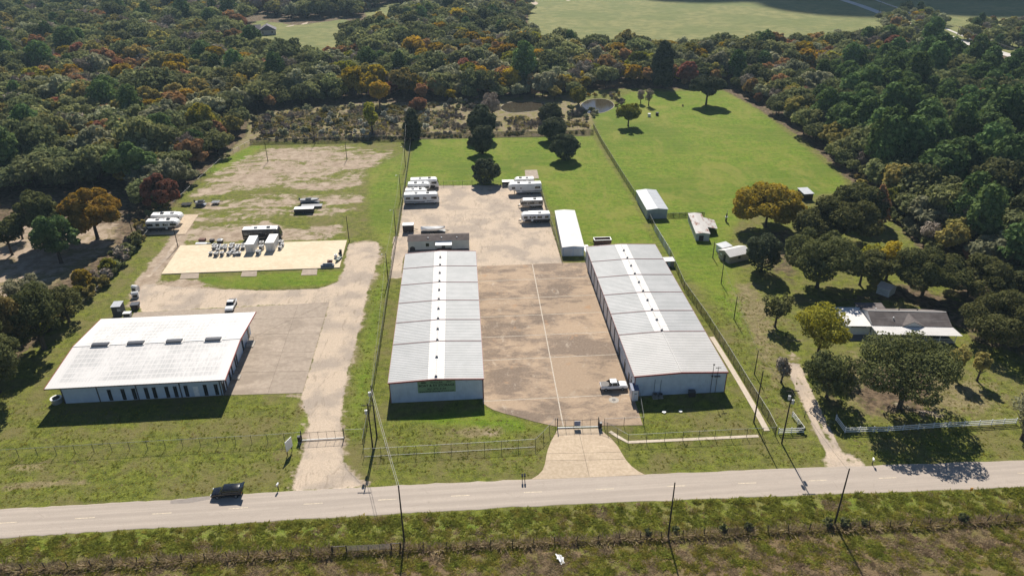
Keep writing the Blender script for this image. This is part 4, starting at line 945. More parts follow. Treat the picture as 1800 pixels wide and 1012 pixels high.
def trunk_mb(rng, h, r, spread, limbs=6, fork=0.45):
    mb = MB(); p0 = Vector((0,0,-0.1)); bend = Vector((rng.uniform(-.3,.3), rng.uniform(-.3,.3), 0))
    p1 = Vector((0,0,h*fork))+bend*0.4; top = Vector((0,0,h))+bend
    mb.tube(p0, (0,0,0.35), r*1.5, r*1.05, 8, False); mb.tube((0,0,0.35), p1, r*1.05, r*0.75, 8, False); mb.tube(p1, top, r*0.75, r*0.12, 6, False)
    for k in range(limbs):
        t = fork*0.7+(1-fork*0.7)*0.55*k/limbs; s = Vector((0,0,h*t))+bend*t*0.6; a = k*2.4+rng.uniform(-.4,.4)
        e = s+Vector((math.cos(a)*spread*rng.uniform(.6,1), math.sin(a)*spread*rng.uniform(.6,1), h*rng.uniform(0.15,0.35)))
        mid = s.lerp(e, 0.5)+Vector((0,0,-0.03*h)); mb.tube(s, mid, r*0.5, r*0.34, 6, False); mb.tube(mid, e, r*0.34, r*0.08, 5, False)
    return mb
class Proto: pass
def make_proto(key, shape, Wd, H, base, n, leaf, lobes=18, seed=1, thin=1.0, fill=0.12, trunk_r=None, limbs=5):
    """trunk and crown meshes for a tree of width Wd and height H whose crown starts at base"""
    rng = np.random.default_rng(seed); p = Proto(); p.W, p.H, p.key = Wd, H, key
    V, F = crown_np(rng, Wd, H-base, n, leaf, shape, lobes, thin, fill); V[:,2] += base
    p.crown = np_mesh('crown_'+key, V, F, LEAF[key], 4)
    p.trunk = trunk_mb(rng, H*0.86, trunk_r or H*0.022, Wd*0.33, limbs, 0.4).mesh('trunk_'+key, BARK)
    return p
FAR = {}
def far_set():
    sp = {'oak': ('dome', 9.5, 9.5, 1.6), 'grey': ('dome', 8.0, 8.5, 1.0), 'olive': ('dome', 7.5, 8.5, 1.0), 'gold': ('dome', 7.0, 8.5, 1.2), 'lime': ('dome', 6.5, 8.0, 1.2),
          'orange': ('dome', 6.5, 8.5, 1.2), 'rust': ('round', 5.5, 7.5, 1.0), 'bare': ('vase', 7.5, 8.5, 1.5), 'pine': ('pine', 7.5, 14.0, 4.0), 'dark': ('dome', 10.5, 10.5, 1.4)}
    for i, (k, (s, w, h, b)) in enumerate(sp.items()):
        FAR[k] = [make_proto(k, s, w*(1+0.1*j), h*(1-0.07*j), b, 1700 if k != 'bare' else 1300, 0.34 if k != 'bare' else 0.42, 30, 10*i+j, 1.0 if k != 'bare' else 0.28) for j in range(3 if k in ('oak','grey','pine','dark') else 2)]
far_set()
TREE_NAMES = {'oak': 'oak_tree', 'dark': 'oak_tree', 'grey': 'willow_tree', 'olive': 'elm_tree', 'pine': 'pine_tree', 'gold': 'maple_tree', 'lime': 'hackberry_tree', 'orange': 'sweetgum_tree', 'rust': 'tallow_tree', 'bare': 'bare_tree', 'white': 'shrub', 'yard': 'oak_tree', 'cedar': 'evergreen_tree', 'ygreen': 'hackberry_tree', 'tint': 'oak_tree'}
def plant(p, name, label, x, y, wx, wz, rz, group=None, cat='tree'):
    t = thing(name, label, cat, (x, y, 0), rz, group); t.scale = (wx, wx, wz)
    link('trunk', p.trunk, t); link('crown', p.crown, t); return t

# ---- specimen trees: (kind, crown shape, base px, crown width px, top px row, crown start fraction, label)
SPEC = [
 ('tint','dome',1345,399,118,327,0.18,'wide golden orange tree standing between the rusty shed and the twin dark oaks'),
 ('yard','dome',1465,430,128,348,0.10,'big dark oak whose crown hides the open field shelter'),
 ('yard','dome',1503,388,92,322,0.10,'dark oak standing behind the one hiding the field shelter'),
 ('orange','cone',1537,394,52,323,0.20,'slender golden brown tree at the edge of the dark wood'),
 ('yard','spread',1436,505,128,410,0.30,'spreading olive dark oak with two forked trunks behind the garage'),
 ('yard','spread',1511,501,88,438,0.30,'smaller spreading oak next to the forked trunk oak'),
 ('gold','vase',1557,492,58,423,0.25,'thin golden tree behind the pale blue garden shed'),
 ('lime','vase',1528,478,52,428,0.15,'pale lime tree rising between the two spreading oaks'),
 ('yard','spread',1620,522,118,438,0.30,'broad dark oak just behind the brown shingle house roof'),
 ('yard','dome',1700,520,120,452,0.15,'grey green oak at the corner behind the house, next to the wood'),
 ('yard','dome',1765,600,150,523,0.08,'dark bushy oak at the end of the long porch'),
 ('yard','spread',1581,716,178,598,0.30,'very wide live oak in the front yard shading the white rail fence'),
 ('ygreen','vase',1437,624,108,541,0.28,'yellow green tree beside the rutted track and garage'),
 ('yard','dome',1453,698,92,622,0.02,'bushy dull olive tree with low limbs between the rutted track and the wide live oak'),
 ('yard','vase',1362,574,62,517,0.30,'small dark tree left of the rutted house track'),
 ('cedar','round',1338,477,62,408,0.05,'dark rounded magnolia covering one end of the white cabin'),
 ('olive','vase',1675,664,46,605,0.30,'round olive yard tree in front of the porch'),
 ('olive','vase',1717,669,34,617,0.30,'smallest olive yard tree beyond the porch end'),
 ('grey','dome',1796,772,74,690,0.05,'grey green feathery tree at the end of the white rail fence'),
 ('bare','vase',1373,672,34,624,0.05,'leafless grey bush tree beside the rutted track'),
 ('cedar','spread',1241,184,58,126,0.25,'lone dark tree with a tiered crown against the woods at the back of the pasture'),
 ('lime','vase',1104,222,46,178,0.15,'lone lime green tree in the pasture near the pond'),
 ('bare','vase',1140,186,20,155,0.20,'thin nearly bare young tree behind the lone lime tree'),
 ('bare','vase',1126,182,18,156,0.10,'spindly grey sapling beside the thin young tree'),
 ('lime','vase',1016,193,36,150,0.25,'drooping yellow willow between the two ponds'),
 ('cedar','round',848,270,44,218,0.06,'dark cedar standing right on the rear fence of the mown lot'),
 ('cedar','round',846,245,52,184,0.06,'larger dark cedar just behind the rear fence'),
 ('cedar','round',993,281,50,233,0.05,'dark cedar well inside the rear of the mown lot'),
 ('cedar','round',974,247,50,204,0.05,'dark cedar on the rear fence line, in front of the pond'),
 ('cedar','round',966,218,46,180,0.05,'dark cedar closest to the pond bank'),
 ('cedar','round',853,322,48,277,0.0,'dense globe shaped evergreen at the edge of the gravel yard'),
 ('cedar','pine',726,246,34,187,0.01,'upright evergreen at the meeting of two fences'),
 ('tint','dome',172,420,98,326,0.15,'big yellow brown oak in the grove by the fence'),
 ('pine','dome',108,462,74,376,0.10,'bright green bushy pine in the grove next to the yellow brown oak'),
 ('rust','dome',288,370,62,306,0.03,'dark red leaved tree at the corner of the dirt lot'),
 ('pine','dome',243,332,78,246,0.06,'tall dark pine behind the red leaved tree'),
 ('yard','dome',88,432,74,330,0.06,'dark oak in the grove behind the bushy pine'),
 ('yard','dome',78,612,92,494,0.03,'big olive green oak overhanging the grass beside the white roofed warehouse'),
 ('olive','dome',20,628,96,500,0.03,'broad olive tree behind the dark tree crowding the grass verge'),
 ('yard','dome',122,566,62,498,0.03,'smaller oak at the end of the hedge by the white roofed warehouse'),
 ('grey','dome',60,560,70,478,0.03,'grey green tree behind the big olive green oak'),
 ('yard','dome',-4,690,120,560,0.03,'dark tree crowding the grass verge in front of the broad olive tree'),
 ('yard','vase',22,448,64,386,0.35,'young oak on bare trunk in the sandy grove'),
 ('yard','vase',40,420,50,372,0.35,'second young oak on bare trunk in the sandy grove'),
 ('gold','dome',225,325,40,282,0.05,'yellow tinged shrub tree below the tall dark pine'),
 ('lime','vase',655,235,32,176,0.12,'lone lime yellow tree among white flowering shrubs'),
 ('rust','round',736,195,30,170,0.05,'dark red tree at the back of the scrub strip'),
 ('gold','vase',668,190,46,140,0.3,'pale yellow tree with bare limbs at the edge of the woods'),
 ('bare','dome',865,210,40,160,0.10,'leafless brown bush tree on the pond bank'),
 ('cedar','pine',1163,155,42,66,0.02,'very tall dark cypress standing above the wood'),
]
SPOTS = []
for i, (k, shp, bx, by, wpx, ty, b, lab) in enumerate(SPEC):
    x, y = gp(bx, by); H = height_of(bx, by, ty)*0.97; Wd = wpx*mpp(bx, by)
    near = Wd*300/max(y, 100)
    n = int(min(16000, max(2200, Wd*Wd*H*4.5)))
    if shp == 'vase': n = int(n*0.62)
    leaf = (max(0.17, 0.27*min(1.2, y/200)) if k != 'bare' else 0.30); b = b*0.72
    p = make_proto(k, shp, Wd, H, b*H, n, leaf, 34 if Wd > 9 else 24, 500+i, 0.25 if k == 'bare' else 1.0, 0.18, trunk_r=H*0.032, limbs=9)
    nm = TREE_NAMES[k] if 'cedar' not in lab else 'cedar_tree'
    if 'magnolia' in lab: nm = 'magnolia_tree'
    if 'cypress' in lab: nm = 'cypress_tree'
    if 'willow' in lab: nm = 'willow_tree'
    if 'pine' in lab.split(' in ')[0] and k == 'pine': nm = 'pine_tree'
    plant(p, nm, lab, x, y, 1, 1, 0); SPOTS.append((x, y, Wd*0.42))

# ---- the woods
WOOD = gps([(-700,760),(-150,705),(0,668),(30,628),(95,572),(150,524),(205,470),(258,404),(322,338),(368,296),(428,240),(436,202),(520,188),(640,178),(760,180),(806,182),(880,180),(960,178),(1010,176),(1040,162),(1090,150),(1115,154),(1270,154),
            (1335,188),(1424,248),(1496,312),(1580,385),(1645,452),(1720,480),(1830,560),(2100,640),(2400,560),(2300,300),(2000,204),(1830,164),(1760,138),(1690,114),(1640,94),(1560,78),(1400,86),(1200,94),(1050,90),(960,92),(930,60),(905,20),(900,-40),(500,-60),(-500,-60),(-1500,200)])
HOLES = [gps(h) for h in ([(420,82),(440,22),(520,36),(600,28),(662,36),(658,64),(606,72),(602,104),(560,118),(495,112)], [(640,22),(690,5),(728,12),(702,42),(655,52)],
                          [(802,206),(806,182),(850,176),(876,178),(900,173),(958,175),(1008,182),(1030,170),(1082,168),(1094,204),(1040,212),(870,214)], [(-20,18),(22,12),(18,-10),(-60,-20)])]
GROVE = gps([(-160,400),(30,342),(230,330),(262,390),(190,462),(100,540),(0,600),(-160,640)])
PINEW = gps([(1440,150),(1560,110),(1800,130),(2100,200),(2200,500),(1800,500),(1620,400),(1560,330),(1470,260)])
AUT1 = gps([(-300,150),(0,95),(200,105),(440,120),(450,230),(380,260),(200,210),(0,160),(-300,260)])
AUT2 = gps([(560,120),(700,80),(1010,70),(1320,80),(1330,150),(1080,165),(700,190),(600,190)])
AUT3 = gps([(1330,100),(1480,70),(1650,100),(1620,130),(1380,150)])
def inside(poly, X, Y): return sdf(poly, X, Y)
pts = []
for (y0, y1, sp) in ((100,330,6.4),(330,520,7.0),(520,1000,8.0)):
    xs = np.arange(-760, 700, sp); ys = np.arange(y0, y1, sp*0.87)
    XX, YY = np.meshgrid(xs, ys); XX = XX+(np.arange(len(ys))%2)[:,None]*sp/2
    XX = XX+RNG.uniform(-0.33, 0.33, XX.shape)*sp; YY = YY+RNG.uniform(-0.33, 0.33, YY.shape)*sp
    pts.append(np.stack([XX.ravel(), YY.ravel()], 1))
pts = np.concatenate(pts); X, Y = pts[:,0], pts[:,1]
dep = Y*FW[1]+CAMZ*math.sin(PITCH); view = np.abs(X) < dep*0.76+45
d_w = sdf(WOOD, X, Y); ok = (d_w > 1.2) & view
for h in HOLES: ok &= sdf(h, X, Y) < -1.0
gr = sdf(GROVE, X, Y) > 0; ok &= ~(gr & (RNG.random(len(X)) > 0.02))
# far belts beyond the pasture road
for bel in ([(1690,72),(1700,44),(1760,40),(1800,46),(1900,60),(1900,110),(1800,92)], [(1540,34),(1590,22),(1640,26),(1668,44),(1640,66),(1560,62)],
            [(880,30),(905,-8),(930,-6),(936,20),(918,62)]):
    ok |= (sdf(gps(bel), X, Y) > 0.5) & view
for sx, sy, sr in SPOTS: ok &= np.hypot(X-sx, Y-sy) > sr+1.2
X, Y, d_w = X[ok], Y[ok], d_w[ok]
inP, inA1, inA2, inA3 = (sdf(q, X, Y) > 0 for q in (PINEW, AUT1, AUT2, AUT3))
def field(seed, L):      # smooth value field so kinds come in drifts
    r = np.random.default_rng(seed); f = np.zeros(len(X))
    for _ in range(7):
        a = r.random()*6.28; k = 6.28/(L*r.uniform(0.6, 1.8)); f += np.cos(k*(X*np.cos(a)+Y*np.sin(a))+r.random()*6.28)
    return f/7**0.5
F1, F2 = field(1, 60), field(2, 35)
kinds = []
KW = {'std': (('pine',.05),('dark',.18),('oak',.36),('grey',.18),('olive',.10),('bare',.06),('lime',.01),('gold',.04),('orange',.03),('rust',.012)),
      'aut': (('pine',.02),('dark',.06),('oak',.16),('grey',.19),('bare',.13),('olive',.18),('lime',.05),('gold',.14),('orange',.12),('rust',.05)),
      'pin': (('oak',.10),('dark',.22),('grey',.06),('olive',.03),('pine',.56),('gold',.005),('orange',.01),('bare',.01),('rust',.005),('lime',.0))}
U = RNG.random(len(X))
RK = np.argsort(np.argsort(F2+RNG.normal(size=len(X))*0.75))/len(X)
for i in range(len(X)):
    z = 'pin' if inP[i] else 'aut' if (inA1[i] or inA2[i] or inA3[i]) and F1[i] > -0.7 else 'aut' if F1[i] > 1.5 else 'std'
    u_ = RK[i]; c_ = 0; tot = sum(w for _, w in KW[z]); kk = 'oak'
    for k, w in KW[z]:
        c_ += w/tot
        if u_ <= c_: kk = k; break
    kinds.append(kk)
kinds = np.array(kinds)
size = np.clip(RNG.lognormal(0.14, 0.24, len(X)), 0.65, 1.85)*np.clip(0.62+d_w/22, 0.62, 1.0)
dist = np.hypot(X, Y); order = np.argsort(dist)
infr = np.array([-10 < pix(X[i], Y[i], 6)[0] < 1810 and -10 < pix(X[i], Y[i], 6)[1] < 1010 for i in range(len(X))])
N_IND = 300-len(SPEC)-4
LAB = {'oak': 'mid green oak', 'dark': 'dark dense oak', 'grey': 'grey green willow', 'olive': 'olive brown elm', 'pine': 'dark tufted pine', 'gold': 'golden yellow maple', 'lime': 'lime yellow hackberry', 'orange': 'orange autumn sweetgum', 'rust': 'rust red tallow', 'bare': 'leafless grey tree'}
ind = [i for i in order if infr[i]][:N_IND]; indset = set(int(i) for i in ind)
for i in ind:
    k = kinds[i]; p = FAR[k][int(U[i]*997) % len(FAR[k])]; s = float(size[i])
    zone = 'in the wood beside the dirt lot' if X[i] < -40 and Y[i] < 330 else 'in the wood beyond the green pasture' if X[i] > 60 else 'in the wood behind the scrub and ponds'
    sz = 'tall ' if s > 1.22 else 'small ' if s < 0.85 else ''
    plant(p, TREE_NAMES[k], sz+LAB[k]+' '+zone, float(X[i]), float(Y[i]), s, s*float(RNG.uniform(0.85,1.15)), float(RNG.random()*6.28), sz+'woodland '+k+' trees '+zone)
# ---- everything deeper in the woods: one uncountable mass
def scatter(name, label, cat, P, sc, idx, protos, coll, sink=0.0):
    """instances the prototype meshes on the given points"""
    pc = bpy.data.collections.new(coll)
    for j, me_ in enumerate(protos):
        o = bpy.data.objects.new('%s_%02d' % (coll, j), me_); pc.objects.link(o)
    me_ = bpy.data.meshes.new(name); n = len(P); me_.vertices.add(n); me_.vertices.foreach_set('co', np.asarray(P, np.float32).ravel())
    for nm, ty, arr in (('scl', 'FLOAT', sc), ('idx', 'INT', idx), ('rot', 'FLOAT', RNG.random(n)*6.28)):
        at_ = me_.attributes.new(nm, ty, 'POINT'); at_.data.foreach_set('value', np.asarray(arr, np.float32 if ty == 'FLOAT' else np.int32))
    o = link(name, me_); tag(o, label, cat, kind='stuff')
    ng = bpy.data.node_groups.new(name, 'GeometryNodeTree')
    ng.interface.new_socket('Geometry', in_out='INPUT', socket_type='NodeSocketGeometry'); ng.interface.new_socket('Geometry', in_out='OUTPUT', socket_type='NodeSocketGeometry')
    N = ng.nodes.new; gi, go = N('NodeGroupInput'), N('NodeGroupOutput'); ip = N('GeometryNodeInstanceOnPoints'); ci = N('GeometryNodeCollectionInfo')
    ci.inputs['Collection'].default_value = pc; ci.inputs['Separate Children'].default_value = True; ci.inputs['Reset Children'].default_value = True
    ip.inputs['Pick Instance'].default_value = True
    def at_in(nm, ty):
        a = N('GeometryNodeInputNamedAttribute'); a.data_type = ty; a.inputs['Name'].default_value = nm; return a.outputs['Attribute']
    cx_ = N('ShaderNodeCombineXYZ'); L_ = ng.links.new
    L_(gi.outputs[0], ip.inputs['Points']); L_(ci.outputs[0], ip.inputs['Instance']); L_(at_in('idx', 'INT'), ip.inputs['Instance Index'])
    L_(at_in('rot', 'FLOAT'), cx_.inputs[2]); L_(cx_.outputs[0], ip.inputs['Rotation']); L_(at_in('scl', 'FLOAT'), ip.inputs['Scale']); L_(ip.outputs[0], go.inputs[0])
    md = o.modifiers.new('scatter', 'NODES'); md.node_group = ng
    return o
def joined(p):
    a = p.crown; nv = len(a.vertices); V = np.empty(nv*3, np.float32); a.vertices.foreach_get('co', V); tv = [tuple(v.co) for v in p.trunk.vertices]
    me_ = bpy.data.meshes.new('far_'+p.key); me_.from_pydata([tuple(v) for v in V.reshape(-1,3)]+tv, [], [tuple(q.vertices) for q in a.polygons]+[tuple(i+nv for i in q.vertices) for q in p.trunk.polygons])
    me_.materials.append(LEAF[p.key]); me_.materials.append(BARK); mi = np.zeros(len(me_.polygons), np.int32); mi[len(a.polygons):] = 1; me_.polygons.foreach_set('material_index', mi); me_.update(); return me_
plist, start = [], {}
for k in FAR:
    start[k] = len(plist); plist += [joined(p) for p in FAR[k]]
rest = [i for i in range(len(X)) if i not in indset]
scatter('woodland', 'mixed autumn woodland stretching away behind the lots', 'woodland', np.stack([X[rest], Y[rest], 0*X[rest]], 1), size[rest],
        [start[kinds[i]]+int(U[i]*997) % len(FAR[kinds[i]]) for i in rest], plist, 'wood_kinds')
print('TREES', len(SPEC), len(ind), len(rest))

# ---- shrubs
def shrub_proto(key, seed, n=420, leaf=0.20):
    V, F = crown_np(np.random.default_rng(seed), 2.2, 1.9, n, leaf, 'dome', 9); V[:,2] -= 0.1
    return np_mesh('shrub_'+key, V, F, LEAF[key], 4)
SH = {k: [shrub_proto(k, 900+7*j+ord(k[0])) for j in range(2)] for k in ('oak','grey','olive','white','bare','dark','gold','lime')}
LABS = {'oak': 'green shrub', 'grey': 'grey green shrub', 'olive': 'olive shrub', 'white': 'white flowering shrub', 'bare': 'leafless brown shrub', 'dark': 'dark evergreen shrub', 'gold': 'yellowing shrub', 'lime': 'lime green shrub'}
def shrub(k, x, y, s, where, group, h=1.0):
    o = link('shrub', SH[k][random.randrange(2)]); o.location = (x, y, 0); o.scale = (s, s, s*h); o.rotation_euler = (0, 0, random.uniform(0, 6.28))
    return tag(o, LABS[k]+' '+where, 'shrub', group)
def fill_shrubs(poly, count, mix_, where, group, smin, smax):
    P = gps(poly); xs = [p[0] for p in P]; ys = [p[1] for p in P]; n = 0; tries = 0
    while n < count and tries < count*40:
        tries += 1; x, y = random.uniform(min(xs), max(xs)), random.uniform(min(ys), max(ys))
        if sdf(P, np.array([x]), np.array([y]))[0] < 0: continue
        r = random.random(); c_ = 0
        for k, w in mix_:
            c_ += w
            if r <= c_: break
        shrub(k, x, y, random.uniform(smin, smax), where, group+' '+k); n += 1
fill_shrubs([(540,236),(560,196),(640,186),(790,180),(800,205),(720,240),(640,244)], 62, (('white',.5),('grey',.2),('olive',.3)), 'in the flowering scrub behind the dirt lot', 'scrub shrubs', 0.8, 1.8)
fill_shrubs([(440,242),(445,205),(540,190),(580,196),(540,240)], 30, (('grey',.3),('bare',.3),('olive',.3),('lime',.1)), 'in the brown scrub behind the dirt lot', 'dry scrub shrubs', 0.8, 2.0)
fill_shrubs([(740,238),(800,205),(880,205),(1030,205),(1035,232)], 18, (('bare',.4),('grey',.2),('olive',.3),('oak',.1)), 'in the weedy strip below the ponds', 'pond strip shrubs', 0.5, 1.1)
fill_shrubs([(455,252),(720,246),(720,242),(455,246)], 34, (('oak',.4),('bare',.3),('grey',.2),('gold',.1)), 'along the rear fence of the dirt lot', 'rear fence shrubs', 0.6, 1.2)
fill_shrubs([(790,180),(850,170),(1000,168),(1090,166),(1092,206),(1080,206),(1080,172),(870,176),(805,200)], 36, (('bare',.35),('grey',.25),('oak',.25),('gold',.15)), 'round the ponds', 'pond edge shrubs', 0.6, 1.3)
fill_shrubs([(1062,164),(1092,164),(1102,200),(1085,206),(1082,175),(1062,170)], 24, (('bare',.6),('olive',.3),('grey',.1)), 'in the reeds of the round pond', 'round pond reeds', 0.6, 1.2)
fill_shrubs([(985,200),(1000,190),(1040,193),(1050,206),(1010,214)], 18, (('bare',.4),('grey',.3),('gold',.1),('oak',.2)), 'between the two ponds', 'shrubs between ponds', 0.8, 1.6)
# hedge row along the fence of the left grove
hedge = gps([(95,582),(130,545),(165,518),(195,490),(215,468),(240,436),(262,408),(280,385),(300,362)])
for a, b in zip(hedge[:-1], hedge[1:]):
    for t_ in np.linspace(0, 1, 7)[:-1]:
        q = lerp(a, b, t_); shrub(random.choice(['olive','oak','oak','olive','lime','bare']), q[0]+random.uniform(-2.6,0.4), q[1]+random.uniform(-1,1), random.uniform(1.3,2.3), 'in the hedge between the grove and the dirt lot', 'hedge shrubs', random.uniform(0.8,1.2))
for a, b in zip(gps([(1500,318),(1560,372),(1600,410)]), gps([(1560,372),(1600,410),(1640,452)])):
    for t_ in np.linspace(0, 1, 6): q = lerp(a, b, t_); shrub(random.choice(['grey','olive','oak']), q[0]+random.uniform(-1,2), q[1], random.uniform(1.2,2.2), 'along the edge of the wood by the pasture', 'wood edge shrubs')
for bx, by, s, k, w_ in ((1458,749,0.75,'dark','at the right hand gatepost of the rutted track'),(1407,757,0.75,'dark','at the left hand gatepost of the rutted track'),(1200,187,0.5,'bare','low brush heap in the pasture')):
    x, y = gp(bx, by); shrub(k, x, y, s, w_, None)
for bx, by in ((1138,938),(1187,934),(1271,932),(1317,930),(1455,924),(1484,922),(1518,921),(1693,914)):
    x, y = gp(bx, by); shrub('dark', x, y, random.uniform(0.55,0.85), 'growing in the wire fence of the rough field', 'fence line shrubs', 1.15)
# ---- rough grass and weeds close to the camera
def tuft(seed, h, w, nb, mat):
    r = np.random.default_rng(seed); V, F = [], []
    for k in range(nb):
        a = r.random()*6.28; p = np.array([r.normal()*w*0.35, r.normal()*w*0.35, 0]); lean = r.uniform(0.5, 1.6)*h; hh = h*r.uniform(0.35, 0.95); b = np.array([-np.sin(a), np.cos(a), 0])*r.uniform(0.03, 0.07)
        tip = p+np.array([np.cos(a)*lean, np.sin(a)*lean, hh]); i0 = len(V); V += [p-b, p+b, tip+b*0.3, tip-b*0.3]; F.append((i0, i0+1, i0+2, i0+3))
    return np_mesh('tuft', V, F, mat, 4)
GRASS_L = leaf_mat('blade_lush', (0.15,0.168,0.032), (0.34,0.355,0.075), 0.5)
GRASS_M = leaf_mat('blade_mid', (0.17,0.16,0.035), (0.36,0.32,0.08), 0.5)
GRASS_D = leaf_mat('blade_dry', (0.20,0.15,0.09), (0.44,0.35,0.22), 0.45)
TP = [tuft(70+j, h, w, 22, m_) for j, (h, w, m_) in enumerate(((0.22,0.5,GRASS_L),(0.28,0.6,GRASS_L),(0.20,0.5,GRASS_M),(0.24,0.6,GRASS_M),(0.20,0.55,GRASS_D),(0.24,0.7,GRASS_D)))]
def sample(poly, dens):
    P = np.array(gps(poly)); lo, hi = P.min(0), P.max(0); n = int((hi-lo).prod()*dens); q = RNG.uniform(lo, hi, (n, 2)); return q[sdf(P, q[:,0], q[:,1]) > 0.05]
def gnoise(q, seed, L):
    r = np.random.default_rng(seed); f = np.zeros(len(q))
    for _ in range(9):
        a = r.random()*6.28; k = 6.28/(L*r.uniform(0.35, 1.9)); f += np.cos(k*(q[:,0]*np.cos(a)+q[:,1]*np.sin(a))+r.random()*6.28)
    return f/3
def grass(poly, dens, lush, dry, s0, s1, L=7.0, gap=-9):
    q = sample(poly, dens); f = gnoise(q, 11, L); g = gnoise(q, 12, L*0.45); v = f*0.6+g*0.5+RNG.normal(size=len(q))*0.3
    q, v, g = q[g > gap], v[g > gap], g[g > gap]
    ix = np.where(v > lush, 0, np.where(v < dry, 4, 2))+RNG.integers(0, 2, len(q)); return q, ix, RNG.uniform(s0, s1, len(q))*(1+0.25*g)
B1 = [(-60,952),(0,949),(450,921),(900,894.5),(1350,875),(1800,859),(1860,857),(1860,908),(1800,911),(1350,932),(900,955),(400,978),(0,1001),(-60,1004)]
B2 = [(-60,1006),(0,1004),(400,981),(900,958),(1350,935),(1800,913),(1860,910),(1900,1060),(-100,1060)]
sets = [grass(B1, 7.5, -0.05, -0.65, 0.6, 1.35, 6.0, -0.5), grass(B2, 7.0, 0.60, -0.05, 0.6, 1.2, 9.0, -0.8)]
for pl, dn, lu, dy in (([(-40,893),(0,891),(450,862),(505,862),(538,776),(0,800),(-40,802)], 1.7, 0.2, -0.8), ([(-40,798),(530,768),(540,712),(400,705),(120,720),(0,690),(-40,700)], 1.5, 0.2, -0.8),
                       ([(655,843),(930,836),(955,805),(960,765),(900,740),(850,735),(685,745),(660,760)], 1.7, 0.3, -0.6), ([(1140,828),(1455,815),(1440,790),(1360,772),(1300,690),(1290,725),(1140,740),(1135,760),(1105,785)], 1.5, 0.1, -0.8),
                       ([(1500,812),(1830,802),(1830,690),(1690,650),(1560,730),(1500,765)], 1.5, 0.5, -0.3), ([(625,640),(648,540),(672,450),(690,470),(672,560),(655,690),(642,790),(606,790),(610,700)], 1.3, 0.0, -1.0), ([(1250,560),(1270,500),(1400,560),(1395,650),(1420,730),(1365,760),(1330,690)], 1.5, 0.6, -0.2)):
    sets.append(grass(pl, dn, lu, dy, 0.28, 0.58, 9.0, -0.7))
q = np.concatenate([s[0] for s in sets]); ix = np.concatenate([s[1] for s in sets]); sc_ = np.concatenate([s[2] for s in sets])
scatter('verge_grass', 'rough grass tufts on the verges and the field beside the road', 'grass', np.stack([q[:,0], q[:,1], 0*q[:,0]], 1), sc_, ix, TP, 'tuft_kinds')
WD = [tuft(170+j, h, w, 20, m_) for j, (h, w, m_) in enumerate(((0.75,0.5,GRASS_D),(0.6,0.6,GRASS_D),(0.6,0.6,GRASS_M)))]
fl_ = np.array(gps([(-80,1009),(0,1003),(200,993),(400,981),(650,969),(900,957.5),(1350,935),(1600,924),(1800,913),(1900,908)])); q = []
for a, b in zip(fl_[:-1], fl_[1:]):
    n = int(np.linalg.norm(b-a)*9); t_ = RNG.random((n,1)); q.append(a+(b-a)*t_+RNG.normal(size=(n,2))*np.array([0.2,0.30]))
q = np.concatenate(q); scatter('fence_weeds', 'tall dry weeds grown up through the wire fence of the rough field', 'weeds', np.stack([q[:,0], q[:,1], 0*q[:,0]], 1), RNG.uniform(0.6,1.3,len(q)), RNG.integers(0,3,len(q)), WD, 'weed_kinds')
SCR = gps([(440,246),(448,206),(560,192),(760,182),(800,190),(860,205),(1030,206),(1038,236),(730,244)])
qq = []
P_ = np.array(SCR); lo_, hi_ = P_.min(0), P_.max(0)
q = RNG.uniform(lo_, hi_, (17000, 2)); q = q[sdf(P_, q[:,0], q[:,1]) > 0]; gq = gnoise(q, 21, 22); q = q[(gq+RNG.normal(size=len(q))*0.5-np.clip((q[:,0]+45)/25, 0, 1)*0.75) > -0.35]
gq = gnoise(q, 22, 26)+RNG.normal(size=len(q))*0.5-np.clip((q[:,0]+45)/25, 0, 1)*0.5
GRASS_W = leaf_mat('blade_withered', (0.27,0.225,0.16), (0.52,0.45,0.32), 0.4)
WX = [tuft(270+j, h, w, 20, GRASS_W) for j, (h, w) in enumerate(((0.75,0.5),(0.6,0.6)))]
WS = [SH['olive'][0], SH['grey'][1], SH['bare'][0], SH['bare'][1], WX[0], WX[1], WD[2]]
ixs = np.where(gq > 0.55, 0, np.where(gq > 0.2, 1, np.where(gq < -0.9, 2, 4)))+np.where(gq < -0.9, RNG.integers(0,2,len(q)), np.where((gq <= 0.2) & (gq >= -0.9), RNG.integers(0,3,len(q)), 0)); ixs = np.clip(ixs, 0, 6)
scs = np.where(ixs < 4, RNG.uniform(0.22,0.75,len(q)), RNG.uniform(0.9,1.9,len(q)))
scatter('scrub_cover', 'tangled low weeds and brush covering the strip behind the lots', 'scrub', np.stack([q[:,0], q[:,1], 0*q[:,0]], 1), scs, ixs, WS, 'scrub_kinds')
print('SCRUB', len(q))
print('TUFTS', sum(len(s[0]) for s in sets))
# ------------------------------------------------------------------ fences
def chain_mat(name, col, dens):
    t = NT(name); b = t.n('ShaderNodeBsdfPrincipled'); b.inputs['Base Color'].default_value = (*col, 1); b.inputs['Roughness'].default_value = 0.5; b.inputs['Metallic'].default_value = 0.3
    tr = t.n('ShaderNodeBsdfTransparent'); mx_ = t.n('ShaderNodeMixShader')
    t.put(mx_.inputs[0], t.ramp(t.noise(1.2, 3, 0.6, t.pos()), 0.3, 0.7, dens*0.75, dens*1.25))
    t.t.links.new(tr.outputs[0], mx_.inputs[1]); t.t.links.new(b.outputs[0], mx_.inputs[2]); t.t.links.new(mx_.outputs[0], t.out.inputs[0]); return t.m
MESHM = chain_mat('chain_link', (0.22,0.22,0.21), 0.09)
MESHD = chain_mat('overgrown_chain_link', (0.055,0.05,0.04), 0.62)
POSTM = paint('fence_post_metal', (0.045,0.045,0.045), 0.6)
